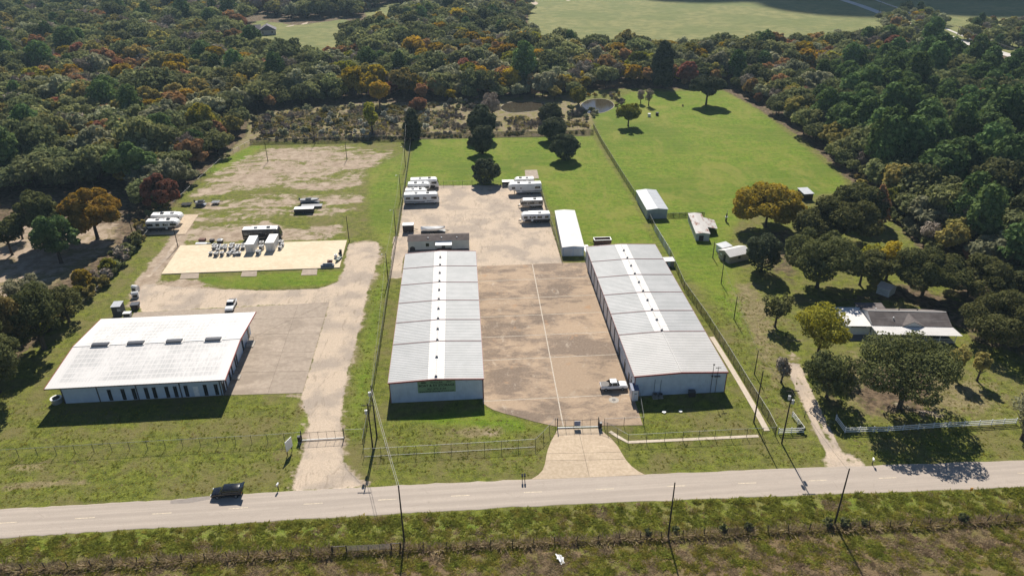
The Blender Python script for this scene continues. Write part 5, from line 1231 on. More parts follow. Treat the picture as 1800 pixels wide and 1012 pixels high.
RAILM = paint('fence_rail_metal', (0.30,0.30,0.30), 0.4, 0.5)
_post = {}
def post_mesh(h, r, mat):
    k = (round(h,2), r, mat.name)
    if k not in _post: _post[k] = MB().tube((0,0,-0.05),(0,0,h),r,n=6).mesh('post', mat)
    return _post[k]
def spaced(P, step):
    out = []
    for a, b in zip(P[:-1], P[1:]):
        L = math.hypot(b[0]-a[0], b[1]-a[1]); n = max(1, round(L/step))
        out += [lerp(a, b, k/n) for k in range(n)]
    return out+[P[-1]]
def chain_fence(label, px, h=1.9, step=3.05, fabric=None, rail=RAILM, base_rail=False, r=0.045, arms=False, cat='fence', name='chain_link_fence'):
    P = gps(px); t = thing(name, label, cat, (*P[0], 0)); o = P[0]; rel = [(x-o[0], y-o[1]) for x, y in P]; Q = spaced(rel, step)
    for x, y in Q: link('post', post_mesh(h+0.05, r, POSTM), t, (x, y, 0))
    MB().path([(x,y,h) for x, y in rel], 0.03, 5).build('top_rail', rail, t)
    if base_rail: MB().path([(x,y,0.12) for x, y in rel], 0.035, 5).build('bottom_rail', rail, t)
    m = MB()
    for a, b in zip(rel[:-1], rel[1:]): m.quad((*a,0.03),(*b,0.03),(*b,h-0.02),(*a,h-0.02))
    m.build('wire_mesh', fabric or MESHM, t); return t
chain_fence('low chain link fence along the road in front of the white roofed warehouse', [(-120,811),(0,805),(166,795),(322,786),(415,781),(471,778),(530,773.5)])
chain_fence('short chain link fence between gravel drive gate and leaning utility poles', [(605.5,769),(640,767.5)])
chain_fence('chain link fence along the road below the green storage sign', [(640,803),(700,799.5),(764,796),(852,791),(911,787.5),(941,785.5)], fabric=chain_mat('chain_link_b', (0.20,0.20,0.19), 0.14), base_rail=True)
chain_fence('short chain link fence slanting up to the entrance gate', [(941,785.5),(955,772),(966,760),(976,749)], step=2.4)
chain_fence('chain link fence beside the concrete walk, slanting from gate to corner', [(1053,752),(1067,757),(1085,767),(1104,778)], step=2.6)
chain_fence('chain link fence along the concrete walk in front of the office end', [(1104,778),(1200,773),(1340,766),(1362,765)])
chain_fence('short chain link run crossing the paved yard beside the entrance gate', [(1062,749.5),(1131,746.5)], step=3.5)
chain_fence('chain link fence running from the white hut to the yard corner', [(1124,704),(1131,746.5)], step=3.0)
chain_fence('long chain link fence between the grass strip and the middle storage building', [(726,242),(723,253),(712.5,328),(697.5,425),(685,503),(670,606),(656,691),(645,755),(639,788)], 2.3, 3.4, chain_mat('side_link', (0.07,0.07,0.065), 0.55))
chain_fence('long overgrown fence dividing the storage lot from the green pasture', [(1043,226),(1057,253),(1097,318),(1140,385),(1150,405)], 2.2, 3.4, MESHD)
chain_fence('overgrown fence running down past the office end to the road', [(1178,452),(1202,508),(1240,562),(1280,625),(1318,688),(1349,738),(1363,766)], 2.2, 3.4, MESHD)
pf = thing('panel_fence', 'pale metal panel fence section beside the rear of the storage building', 'fence', (*gp(1150,405), 0))
A_, B_2 = gp(1150,405), gp(1178,452)
for k in range(7):
    a, b = lerp(A_, B_2, k/7), lerp(A_, B_2, (k+0.93)/7); m = MB()
    dx, dy = a[0]-A_[0], a[1]-A_[1]; ex, ey = b[0]-A_[0], b[1]-A_[1]
    m.add([(dx,dy,0.05),(ex,ey,0.05),(ex,ey,2.2),(dx,dy,2.2),(dx-0.05,dy-0.02,0.05),(ex-0.05,ey-0.02,0.05),(ex-0.05,ey-0.02,2.2),(dx-0.05,dy-0.02,2.2)],[(0,1,2,3),(7,6,5,4),(3,2,6,7),(0,3,7,4),(1,5,6,2)]); m.build('panel', GALV if k % 2 else SHEDR, pf)
    link('post', post_mesh(2.3, 0.05, POSTM), pf, (dx, dy, 0))
chain_fence('dark chain link fence along the back of the dirt lot and mown lot', [(440,253),(560,251),(720,247),(726,243),(860,240),(950,239),(1043,236)], 2.0, 3.6, MESHD)
chain_fence('chain link fence behind the parked motorhomes at the gravel yard edge', [(713,328),(830,327),(948,325)], 1.9, 3.2)
chain_fence('chain link fence along the side of the gravel yard next to the campers', [(948,325),(955,352),(966,390),(974,412),(988,460)], 1.9, 3.2, chain_mat('yard_link', (0.10,0.10,0.095), 0.4))
chain_fence('rickety wire fence between the grey barn and the rusty shed', [(1173,382),(1205,381),(1238,380)], 1.4, 2.0, MESHD)
chain_fence('wire fence along the hedge of the grove beside the dirt lot', [(118,566),(160,527),(205,480),(255,420),(300,368),(345,325),(400,275),(440,253)], 1.5, 4.5)
WOODP = paint('weathered_post', (0.045,0.035,0.028), 0.9, var=0.3)
# white board fences of the house
def board_fence(label, px, n_rails=3, h=1.25, step=2.6):
    P = gps(px); t = thing('board_fence', label, 'fence', (*P[0], 0)); o = P[0]; rel = [(x-o[0], y-o[1]) for x, y in P]; Q = spaced(rel, step)
    for x, y in Q: MB().box(-0.07,0.07,-0.07,0.07,0,h+0.08).build('post', WHITE, t, loc=(x, y, 0))
    for a, b in zip(Q[:-1], Q[1:]):
        L = math.hypot(b[0]-a[0], b[1]-a[1]); an = math.atan2(b[1]-a[1], b[0]-a[0])
        for k in range(n_rails):
            z = h*(k+0.75)/n_rails; MB().box(0.0,L,-0.14,-0.072,z-0.08,z+0.08).build('rail', WHITE, t, loc=(*a, 0), rz=an)
    return t
board_fence('white board fence angled in from the track beside the utility pole', [(1368,762),(1412,760),(1392,733)])
board_fence('long white board fence in front of the wide live oak', [(1469,738),(1485,760),(1560,758),(1640,752),(1720,748),(1785,744)])
for x_, y_, w_ in ((1414,733,'left'),(1447,732,'right'),(1469,731,'far')):
    q = gp(x_, y_); p_ = thing('gate_post', {'left':'thin rusty post on the near edge of the rutted track','right':'thin rusty post on the house side of the rutted track','far':'thin rusty post by the start of the long white fence'}[w_], 'post', (*q, 0)); MB().tube((0,0,-0.05),(0,0,1.5),0.07,0.06,8).build('shaft', WOODP, p_); MB().ball((0,0,1.5),(0.08,0.08,0.06)).build('cap', WOODP, p_)
# wooden post and wire fence of the rough field
wf_px = [(-40,1005.5),(0,1003),(200,993),(400,981),(585,972)]; wf_px2 = [(705,966),(900,957.5),(1125,946),(1350,935),(1600,924),(1800,913),(1850,911)]
def wire_fence(label, px, step=3.35):
    P = gps(px); t = thing('wire_fence', label, 'fence', (*P[0], 0)); o = P[0]; rel = [(x-o[0], y-o[1]) for x, y in P]; Q = spaced(rel, step)
    for x, y in Q:
        p_ = link('post', post_mesh(1.35, 0.075, WOODP), t, (x, y, 0)); p_.rotation_euler = (random.uniform(-.16,.16), random.uniform(-.22,.22), 0)
    for z in (0.45, 0.8, 1.15): MB().path([(x,y,z) for x, y in Q], 0.012, 4).build('wire', WOODP, t)
    return t
wire_fence('leaning wooden post and wire fence of the rough field, left of the metal gate', wf_px)
wire_fence('leaning wooden post and wire fence of the rough field, beyond the metal gate', wf_px2)
a, w, yaw = footprint((585.5,972), (704,966))
fg = thing('field_gate', 'weathered grey tube gate in the rough field fence beside the utility pole', 'gate', (*a, 0), yaw)
GW = paint('grey_tube', (0.21,0.18,0.165), 0.6)
for x in (0.0, 2.1, w*0.87, w): MB().tube((x,0,-0.05),(x,0,1.55),0.10,n=8).build('gate_post', WOODP, fg)
for x0, x1 in ((2.2,w*0.53),(w*0.535,w*0.86)):
    lf = MB().tube((x0,0,0.35),(x0,0,1.4),0.035,n=6).tube((x1,0,0.35),(x1,0,1.4),0.035,n=6).tube(((x0+x1)/2,0,0.35),((x0+x1)/2,0,1.4),0.035,n=6).build('gate_leaf', GW, fg)
    for k in range(6): MB().tube((x0,0,0.38+k*0.2),(x1,0,0.38+k*0.2),0.03,n=6).build('bar', GW, lf)
MB().tube((0,0,1.4),(2.1,0,1.42),0.05,n=6).build('brace', GW, fg); MB().tube((w*0.87,0,1.45),(w,0,1.47),0.05,n=6).build('brace', GW, fg)
# sliding gates
def slide_gate(label, fl, fr, sign, panels=4, h=1.85, beam=True):
    a, w, yaw = footprint(fl, fr); t = thing('sliding_gate', label, 'gate', (*a, 0), yaw)
    for x in (0, w): MB().tube((x,0,-0.05),(x,0,h+0.5),0.085,n=8).build('gate_post', POSTM, t)
    MB().tube((0,-0.1,h),(w,-0.1,h),0.035,n=6).build('top_rail', POSTM, t); MB().box(0.0,w,-0.17,-0.05,0.10,0.26).build('bottom_beam', WHITE, t)
    for k in range(1, panels+1): MB().tube((w*k/(panels+1),-0.1,0.2),(w*k/(panels+1),-0.1,h+0.15),0.03,n=6).build('upright', POSTM, t)
    MB().quad((0,-0.1,0.26),(w,-0.1,0.26),(w,-0.1,h),(0,-0.1,h)).build('wire_mesh', MESHM, t)
    if sign: MB().box(w*0.41,w*0.56,-0.19,-0.13,0.55,1.65).build('sign_plate', paint('blue_plate', (0.20,0.24,0.36), 0.4), t)
    return t
slide_gate('chain link sliding gate with blue plate across the concrete entrance drive', (979.5,752), (1051.5,750), True)
slide_gate('chain link sliding gate across the pale gravel drive', (531,774), (605,769.5), False)
def gate_box(label, px, py):
    t = thing('gate_operator', label, 'gate motor', (*gp(px, py), 0), YAW); MB().box(-0.35,0.35,-0.3,0.3,0,0.15).build('plinth', CONC, t); MB().box(-0.28,0.28,-0.24,0.24,0.15,1.3).build('housing', DKT, t); MB().box(-0.3,0.3,-0.26,0.26,1.3,1.38).build('lid', VENTD, t)
gate_box('dark gate motor cabinet beside the entrance gate with blue plate', 1055, 752.5); gate_box('dark gate motor cabinet beside the gravel drive gate', 527, 776.5)
# ------------------------------------------------------------------ utility poles and wires
POLEM = paint('creosote_pole', (0.035,0.026,0.020), 0.85, var=0.25)
POLES = {}
def pole(key, bx, by, tx, ty, label, arms=0, transformer=0, lamp=False, r=0.15):
    h = height_of(bx, by, ty); x, y = gp(bx, by); POLES[key] = (x, y, h)
    t = thing('utility_pole', label, 'utility pole', (x, y, 0)); MB().tube((0,0,-0.2),(0,0,h),r,r*0.62,10).build('shaft', POLEM, t)
    for k in range(arms): MB().box(-1.1,1.1,-0.16,-0.05,h-0.35-k*0.9,h-0.22-k*0.9).build('cross_arm', POLEM, t)
    for k in range(transformer):
        tr = MB().tube((0.38 if k else -0.38,-0.12,h-2.1-0.9*k),(0.38 if k else -0.38,-0.12,h-1.3-0.9*k),0.24,n=12).build('transformer', paint('transformer_grey', (0.5,0.5,0.5), 0.4), t); MB().tube((0.38 if k else -0.38,-0.12,h-1.3-0.9*k),(0.38 if k else -0.38,-0.12,h-1.1-0.9*k),0.05,n=6).build('bushing', DKT, tr)
    if lamp: MB().path([(0,0,h-0.3),(-0.6,-0.1,h-0.1),(-0.9,-0.15,h-0.15)],0.03,5).build('lamp_arm', GALV, t); MB().ball((-1.0,-0.15,h-0.22),(0.22,0.14,0.1)).build('lamp_head', GALV, t)
    MB().ball((0,0,h),(r*0.64,r*0.64,0.05)).build('pole_cap', POLEM, t)
    return t
pole('b1',711,954,704,853,'tall dark utility pole beside the weathered tube gate of the field')
pole('b2',1174,946,1176,848,'tall dark utility pole in the field fence between two dark shrubs')
pole('b3',1466.8,921.5,1492.8,823.3,'tall dark utility pole in the field fence with three dark shrubs around it')
pole('l1',662.6,768,649.8,677.8,'taller of two crossing utility poles by the gravel drive',0,1)
pole('l2',655.7,790,644.8,709.4,'shorter of two crossing utility poles by the gravel drive',1,1)
pole('s1',682.5,494,677,445.5,'lamp pole on the grass strip beside the middle storage building',lamp=True,r=0.13)
pole('s2',696,413,691,368,'lamp pole on the grass strip beside the black trailer',lamp=True,r=0.13)
pole('s3',705,349,701,307,'lamp pole on the grass strip beside the parked motorhomes',lamp=True,r=0.13)
pole('s4',713,294,710,257,'lamp pole on the grass strip near the rear fence corner',lamp=True,r=0.13)
pole('s5',716,248,718,213,'grey pole against the upright evergreen at the rear fence',r=0.12)
pole('d1',471,284.5,467,251,'lone pole at the back of the bare dirt lot, near the wood',r=0.13)
pole('d2',610,280.5,607.5,251,'lone pole at the back of the bare dirt lot, near the grass strip',r=0.13)
pole('d3',554,253,551,217,'lone pole rising from the scrub behind the dirt lot',r=0.13)
pole('d4',313,434,304.5,389,'slanting pole at the back corner of the pale pad beside the white campers',r=0.13)
pole('d5',614,425,608,379.5,'lone pole at the far back corner of the pale pad',r=0.13)
pole('d6',233,410,228,375,'pole inside the hedge of the grove beside the white campers',r=0.12)
pole('r1',1252.8,453,1254.5,425.5,'short braced pole beside the tiny pump house',r=0.14)
pole('r2',1267.5,498,1271,462,'slim pole on the grass in front of the white cabin',r=0.12)
pole('r3',1290,561,1295.5,521,'slim pole on the dry grass beyond the overgrown fence',r=0.12)
pole('r4',1326,657,1332.5,616,'slim pole on the weedy grass, beside the long strip of concrete',r=0.12)
pole('r5',1325,742,1338,652,'tall pole on the lawn between office end and overgrown fence',r=0.15)
pole('r6',1374,779,1390,684,'tall pole with grey transformers at the white board fence corner',1,2)
pole('f1',1544,28,1547,3,'far pole on the verge of the distant road across the pasture',r=0.2)
pole('f2',1681,68,1684,47,'far pole where the distant road meets the trees',1,r=0.2)
pole('f3',1835,140,1842,104,'far pole on the distant road past the trees',1,r=0.2)
WIREM = paint('wire', (0.10,0.09,0.075), 0.5)
def wires(label, pts, offs, sag=0.8, r=0.02):
    o = pts[0]; t = thing('power_line', label, 'cable', o)
    for ox, oz in offs:
        P = []
        for (a, b) in zip(pts[:-1], pts[1:]):
            for k in range(13):
                s = k/12; P.append((a[0]+(b[0]-a[0])*s+ox-o[0], a[1]+(b[1]-a[1])*s-o[1], a[2]+(b[2]-a[2])*s+oz-sag*4*s*(1-s)-o[2]))
        MB().path(P, r, 4).build('wire', WIREM, t)
top = lambda k, dz=-0.15: (POLES[k][0], POLES[k][1], POLES[k][2]+dz)
wires('pale twin cable from the crossing poles over the road to the field pole', [top('l1',-0.5), top('b1')], ((-0.15,0),(0.15,-0.2)), 0.4, 0.035)
wires('cable strung along the lamp poles of the grass strip', [top('l1'), top('s1'), top('s2'), top('s3'), top('s4'), top('s5')], ((0,0),), 0.9)
wires('cable strung along the slim poles beyond the overgrown fence', [top('r6'), top('r4'), top('r3'), top('r2'), top('r1')], ((0,0),), 0.6)
wires('twin cable over the road from the transformer pole', [top('r6',-0.3), top('b3')], ((-0.2,0),), 0.5)
wires('triple cable along the distant road past the trees', [top('f1'), top('f2'), top('f3')], ((-0.9,0),(0,0.2),(0.9,0)), 1.5, 0.06)
wires('cable crossing the front verge between the crossing poles', [top('l2',-0.3), top('l1',-2.0)], ((0,0),), 0.3)
# ------------------------------------------------------------------ vehicles
TYRE = paint('tyre_rubber', (0.012,0.012,0.012), 0.8); RIM = paint('wheel_rim', (0.30,0.30,0.31), 0.35, 0.7)
def wheel(parent, x, y, r=0.36, w=0.24, side=-1):
    t = MB().tube((x,y-w/2,r),(x,y+w/2,r),r,n=16).build('wheel', TYRE, parent)
    MB().tube((x,y+side*w/2,r),(x,y+side*(w/2+0.015),r),r*0.6,n=12).build('rim', RIM, t); return t
def gel(name, c, rough=0.35): return paint(name, c, rough, 0, 0.45, 0.06, 0.8)
RVW = gel('rv_white', (0.74,0.735,0.72)); RVROOF = gel('rv_roof', (0.80,0.79,0.77), 0.6); RVTAN = gel('rv_tan', (0.36,0.31,0.26)); RVDK = gel('rv_dark', (0.045,0.035,0.033)); RVG = gel('rv_grey', (0.30,0.30,0.31)); RVBLK = gel('rv_black', (0.015,0.015,0.017))
def round_off(o, w, seg=2):
    b = o.modifiers.new('rounded_edges', 'BEVEL'); b.width = w; b.segments = seg; b.limit_method = 'ANGLE'; b.angle_limit = R(20)
    for q in o.data.polygons: q.use_smooth = True
    return o
def rv(label, fl, fr, kind, nose=1, h=None, roof_y=None, body=RVW, lower=None, stripe=RVDK, windows=4, slide=False, wd=2.5, acs=2, yaw_=None):
    """fl/fr: photo pixels of the near side's ground line"""
    a, L, yaw = footprint(fl, fr); yaw = YAW if yaw_ is None else yaw_
    h = h or height_of(fl[0], fl[1], roof_y); t = thing({'moto':'motorhome','trailer':'travel_trailer','fifth':'fifth_wheel_trailer'}[kind], label, 'camper', (*a, 0), yaw)
    z0 = 0.62 if kind == 'moto' else 0.70; X_ = (lambda x: x) if nose > 0 else (lambda x: L-x)
    if kind == 'moto': prof = [(0,z0),(L-0.05,z0),(L,1.25),(L-0.12,1.7),(L-0.55,h-0.35),(L-0.85,h-0.06),(L-1.1,h),(0.15,h),(0,h-0.15)]
    elif kind == 'trailer': prof = [(0,z0),(L-0.9,z0),(L-0.25,1.3),(L-0.05,1.75),(L-0.25,h-0.5),(L-0.75,h-0.08),(L-1.0,h),(0.15,h),(0,h-0.15)]
    else: prof = [(0,z0),(L-2.7,z0),(L-2.6,1.55),(L-0.35,1.65),(L-0.02,2.1),(L-0.3,h-0.45),(L-0.8,h-0.06),(L-1.2,h),(0.3,h),(0,h-0.25)]
    P = [(X_(x), z) for x, z in prof]
    round_off(MB().yprism(P, 0, wd).build('body', body, t), 0.09)
    rx = sorted((X_(0.2), X_(L-1.05))); MB().box(rx[0],rx[1],0.06,wd-0.06,h+0.004,h+0.05).build('roof_skin', RVROOF, t)
    for k in range(acs):
        x = X_(L*(0.35+0.33*k)); ac = MB().box(x-0.5,x+0.5,wd/2-0.38,wd/2+0.38,h+0.05,h+0.36).build('roof_air_conditioner', RVBLK if (k+len(label)) % 2 else RVG, t)
    for f in (0.2, 0.52): x = X_(L*f); MB().box(x-0.2,x+0.2,wd*0.65,wd*0.65+0.4,h+0.05,h+0.16).build('roof_vent', RVW, t)
    for k in range(windows):
        f = 0.12+0.72*k/max(1, windows-1); x = X_(L*f); ww = 0.55+0.35*((k*7+len(label)) % 3)/2
        MB().box(x-ww,x+ww,-0.025,0.004,h*0.55,h*0.55+0.72).build('window', GLASS, t)
    x = X_(L*0.62); d = MB().box(x-0.33,x+0.33,-0.03,0.004,z0+0.05,h*0.55+0.7).build('door', body, t); MB().box(x-0.2,x+0.2,-0.045,-0.031,h*0.55,h*0.55+0.5).build('door_window', GLASS, d)
    # painted swoosh along the side
    MB().add([(X_(0.1),-0.012,z0+0.35),(X_(L*0.5),-0.012,z0+0.25),(X_(L*0.85),-0.012,z0+0.75),(X_(L*0.85),-0.012,z0+0.86),(X_(L*0.48),-0.012,z0+0.50),(X_(0.1),-0.012,z0+0.62)], [(0,1,2,3,4,5)]).build('side_stripe', stripe, t)
    if lower: lx = sorted((X_(0.02), X_(L-1.2))); MB().box(lx[0],lx[1],-0.018,0.002,z0+0.001,z0+0.6).build('skirt', lower, t)
    if slide: sx = sorted((X_(L*0.2), X_(L*0.72))); s_ = MB().box(sx[0],sx[1],wd,wd+0.8,z0+0.5,h-0.25).build('slide_out', body, t); MB().box(sx[0]-0.05,sx[1]+0.05,wd,wd+0.85,h-0.245,h-0.19).build('slide_roof', RVROOF, s_)
    ax = {'moto': (0.30, 0.86), 'trailer': (0.36, 0.47), 'fifth': (0.30, 0.40)}[kind]
    for f in ax:
        for y, s in ((0.14,-1),(wd-0.14,1)): wheel(t, X_(L*f), y, 0.42 if kind == 'moto' else 0.36, 0.25, s)
    ux = sorted((X_(0.3), X_(L-(0.6 if kind == 'moto' else 3.0)))); MB().box(ux[0],ux[1],0.25,wd-0.25,0.35,z0+0.01).build('chassis', RVBLK, t)
    if kind == 'moto':
        wn_ = MB().add([(X_(L-0.06),0.15,1.62),(X_(L-0.06),wd-0.15,1.62),(X_(L-0.50),wd-0.22,h-0.42),(X_(L-0.50),0.22,h-0.42)],[(0,1,2,3)]); 
        for i_ in range(4): wn_.v[i_] = (wn_.v[i_][0]+(0.05 if nose > 0 else -0.05), wn_.v[i_][1], wn_.v[i_][2])
        wn_.build('windscreen', GLASS, t); x = sorted((X_(L-1.75), X_(L-0.75))); MB().box(x[0],x[1],-0.025,0.004,h*0.52,h*0.52+0.85).build('cab_window', GLASS, t)
        for y in (0.3, wd-0.3): MB().cbox((X_(L+0.0),y,1.0),(0.08,0.3,0.18)).build('headlight', RVROOF, t)
    elif kind == 'trailer':
        MB().path([(X_(L-0.9),0.45,0.55),(X_(L+0.75),wd/2,0.55)],0.06,6).path([(X_(L-0.9),wd-0.45,0.55),(X_(L+0.75),wd/2,0.55)],0.06,6).build('hitch', RVBLK, t)
        MB().tube((X_(L+0.55),wd/2,0),(X_(L+0.55),wd/2,0.9),0.05,n=6).build('jack', RVBLK, t); MB().tube((X_(L+0.15),wd/2-0.3,0.62),(X_(L+0.15),wd/2-0.3,1.1),0.16,n=10).build('gas_bottle', RVW, t); MB().tube((X_(L+0.15),wd/2+0.1,0.62),(X_(L+0.15),wd/2+0.1,1.1),0.16,n=10).build('gas_bottle', RVW, t)
        MB().add([(X_(L-0.27)+0.02*nose,0.3,h-0.55),(X_(L-0.27)+0.02*nose,wd-0.3,h-0.55),(X_(L-0.1)+0.02*nose,wd-0.3,1.95),(X_(L-0.1)+0.02*nose,0.3,1.95)],[(0,1,2,3)]).build('front_window', GLASS, t)
    else:
        for y in (0.35, wd-0.35): MB().tube((X_(L-2.2),y,0.0),(X_(L-2.2),y,1.6),0.06,n=6).build('landing_leg', RVBLK, t)
        MB().cbox((X_(L-0.9),wd/2,1.35),(0.5,0.5,0.5)).build('kingpin_box', RVBLK, t)
        MB().add([(X_(L-0.1)+0.03*nose,0.25,2.2),(X_(L-0.1)+0.03*nose,wd-0.25,2.2),(X_(L-0.34)+0.03*nose,wd-0.35,h-0.5),(X_(L-0.34)+0.03*nose,0.35,h-0.5)],[(0,1,2,3)]).build('front_cap', RVG, t)
    return t
rv('long white motorhome with dark swoosh in front of three parked campers', (710.8,361), (772.5,359.5), 'moto', 1, 3.55, windows=4)
rv('white travel trailer tight behind the swooshed motorhome', (713,351), (752,350), 'trailer', 1, 3.1, windows=3)
rv('white fifth wheel camper parked third from the swooshed motorhome', (717.5,341.5), (757,340.5), 'fifth', 1, 3.5, windows=4)
rv('white motorhome with dark lower body parked against the yard fence', (722,333.5), (771.5,332), 'moto', 1, 3.45, lower=RVDK, windows=3)
rv('white travel trailer beside the flat grey trailer at the yard corner', (904,330.5), (939,329.5), 'trailer', -1, 3.1, windows=3)
rv('large white fifth wheel with black swooshes in the gravel yard', (893.5,343), (952,341.5), 'fifth', -1, 3.7, windows=2)
rv('small tan travel trailer between two white campers in the gravel yard', (914.5,367), (954.5,365.5), 'trailer', -1, 2.7, body=RVTAN, stripe=RVW, windows=3, acs=1)
rv('white and black travel trailer with slide out closest to the white roofed shed', (916,393.5), (967,391.5), 'trailer', -1, 3.0, lower=RVDK, windows=4, slide=True, acs=1)
rv('white fifth wheel nearest the edge of the small concrete trailer pad', (259,408), (316,406), 'fifth', 1, 3.3, lower=RVDK, windows=4)
rv('white fifth wheel parked behind another on the small concrete trailer pad', (268,396.5), (322,394.5), 'fifth', 1, 3.3, windows=4, slide=True)
rv('dark brown motorhome with white roof behind the two white containers', (428,424.5), (495,422.5), 'moto', 1, 3.6, body=RVDK, stripe=RVTAN, windows=3, slide=True)
def car(kind, label, name, fl, fr, nose, body, yaw_, open_tail=False):
    a, L, yaw = footprint(fl, fr); yaw = yaw_; wd = 1.95; t = thing(name, label, 'car' if kind == 'suv' else 'pickup', (*a, 0), yaw)
    X_ = (lambda x: x) if nose > 0 else (lambda x: L-x)
    if kind == 'suv':
        low = [(0.05,0.42),(L-0.1,0.38),(L,0.62),(L-0.05,0.88),(L-0.35,1.0),(L-1.35,1.10),(0.08,1.14),(0.0,0.9)]; gh = [(0.06,1.12),(L-1.30,1.08),(L-2.05,1.68),(0.34,1.74)]; roofx = (0.34, L-2.0)
    else:
        low = [(0.05,0.55),(L-0.1,0.50),(L,0.75),(L-0.05,1.05),(L-0.4,1.16),(L-1.55,1.22),(0.02,1.22),(0.0,0.9)]; gh = [(1.75,1.21),(L-1.55,1.21),(L-2.2,1.88),(2.05,1.90)]; roofx = (2.0, L-2.15)
    def loft(prof, w0, w1, zc):     # narrows towards the top
        n = len(prof); zmin = min(z for _, z in prof); zmax = max(z for _, z in prof)
        ins = lambda z: (w0-w1)/2*(z-zmin)/(zmax-zmin)
        pf_ = [(X_(x), z) for x, z in prof]; m = MB()
        ar = sum(pf_[i][0]*pf_[(i+1)%n][1]-pf_[(i+1)%n][0]*pf_[i][1] for i in range(n))
        if ar > 0: pf_ = pf_[::-1]
        m.add([(x,zc-w0/2+ins(z),z) for x, z in pf_]+[(x,zc+w0/2-ins(z),z) for x, z in pf_], [tuple(range(n))[::-1], tuple(range(n,2*n))]+[(i,(i+1)%n,n+(i+1)%n,n+i) for i in range(n)]); return m
    round_off(loft(low, wd, wd*0.94, wd/2).build('body', body, t), 0.13, 3); round_off(loft(gh, wd*0.94, wd*0.78, wd/2).build('glasshouse', GLASS, t), 0.09, 3)
    zr = max(z for _, z in gh); x0, x1 = sorted((X_(roofx[0]), X_(roofx[1]))); MB().box(x0,x1,wd*0.115,wd*0.885,zr-0.06,zr+0.03).build('roof', body, t); round_off(t.children[-1], 0.035, 2)
    for f in ((0.30,0.62) if kind == 'suv' else (0.42,0.62)):
        x = X_(L*f); MB().add([(x-0.06,0.06,1.2),(x+0.06,0.06,1.2),(x+0.05,0.205,zr),(x-0.05,0.205,zr)],[(0,1,2,3)]).build('pillar', body, t)
    for f in (0.19, 0.80):
        for y, s in ((0.12,-1),(wd-0.12,1)): wheel(t, X_(L*f), y, 0.38, 0.26, s)
    for y in (0.22, wd-0.22): MB().cbox((X_(L-0.02),y,0.82),(0.07,0.32,0.16)).build('headlight', RVROOF, t); MB().cbox((X_(0.0),y,1.0),(0.06,0.16,0.30)).build('tail_light', paint('tail_red', (0.30,0.015,0.012), 0.3), t)
    for y in (-0.10, wd+0.10): MB().cbox((X_(L-1.75),y,1.18),(0.14,0.2,0.16)).build('mirror', body, t)
    MB().cbox((X_(L+0.02),wd/2,0.50),(0.10,wd*0.9,0.2)).build('bumper', DKT if kind != 'suv' else body, t)
    if kind == 'pickup':
        x0, x1 = sorted((X_(0.12), X_(1.85))); MB().box(x0,x1,0.12,wd-0.12,1.224,1.27).build('bed_cover', paint('bed_grey', (0.15,0.135,0.125), 0.7), t)
        MB().add([(X_(1.3),0.07,1.22),(X_(2.1),0.07,1.22),(X_(2.1),0.2,1.80)],[(0,1,2)]).add([(X_(1.3),wd-0.07,1.22),(X_(2.1),wd-0.07,1.22),(X_(2.1),wd-0.2,1.80)],[(0,1,2)]).build('sail_panel', DKT, t)
    if open_tail:
        g = MB().add([(X_(0.36),0.25,1.79),(X_(0.36),wd-0.25,1.79),(X_(-0.45),wd-0.3,2.12),(X_(-0.45),0.3,2.12),(X_(0.36),0.25,1.73),(X_(0.36),wd-0.25,1.73),(X_(-0.45),wd-0.3,2.05),(X_(-0.45),0.3,2.05)],[(0,1,2,3),(7,6,5,4),(0,3,7,4),(1,5,6,2),(3,2,6,7)]).build('open_tailgate', body, t)
        MB().add([(X_(0.20),0.4,1.862),(X_(0.20),wd-0.4,1.862),(X_(-0.3),wd-0.45,2.066),(X_(-0.3),0.45,2.066)],[(0,1,2,3)]).build('tailgate_window', GLASS, g)
    return t
CARBLK = paint('black_car_paint', (0.008,0.008,0.010), 0.15, 0, 0.7, 0.1); CARW = gel('white_car_paint', (0.78,0.78,0.78), 0.25)
rdyaw = math.atan2(gp(600,860)[1]-gp(200,885)[1], gp(600,860)[0]-gp(200,885)[0])
car('suv', 'black estate car with its tailgate raised, stopped at the road edge', 'parked_car', (371.5,878), (425,876), -1, CARBLK, rdyaw, True)
car('pickup', 'white crew cab pickup on the stained concrete beside the office end', 'pickup_truck', (1056,688.5), (1103.5,686.5), 1, CARW, YAW)
pk = car('pickup', 'white pickup parked nose out behind the white roofed warehouse', 'pickup_truck', (402,551), (441,549), 1, CARW, R(-84)); pk.location = (*gp(404,532), 0)
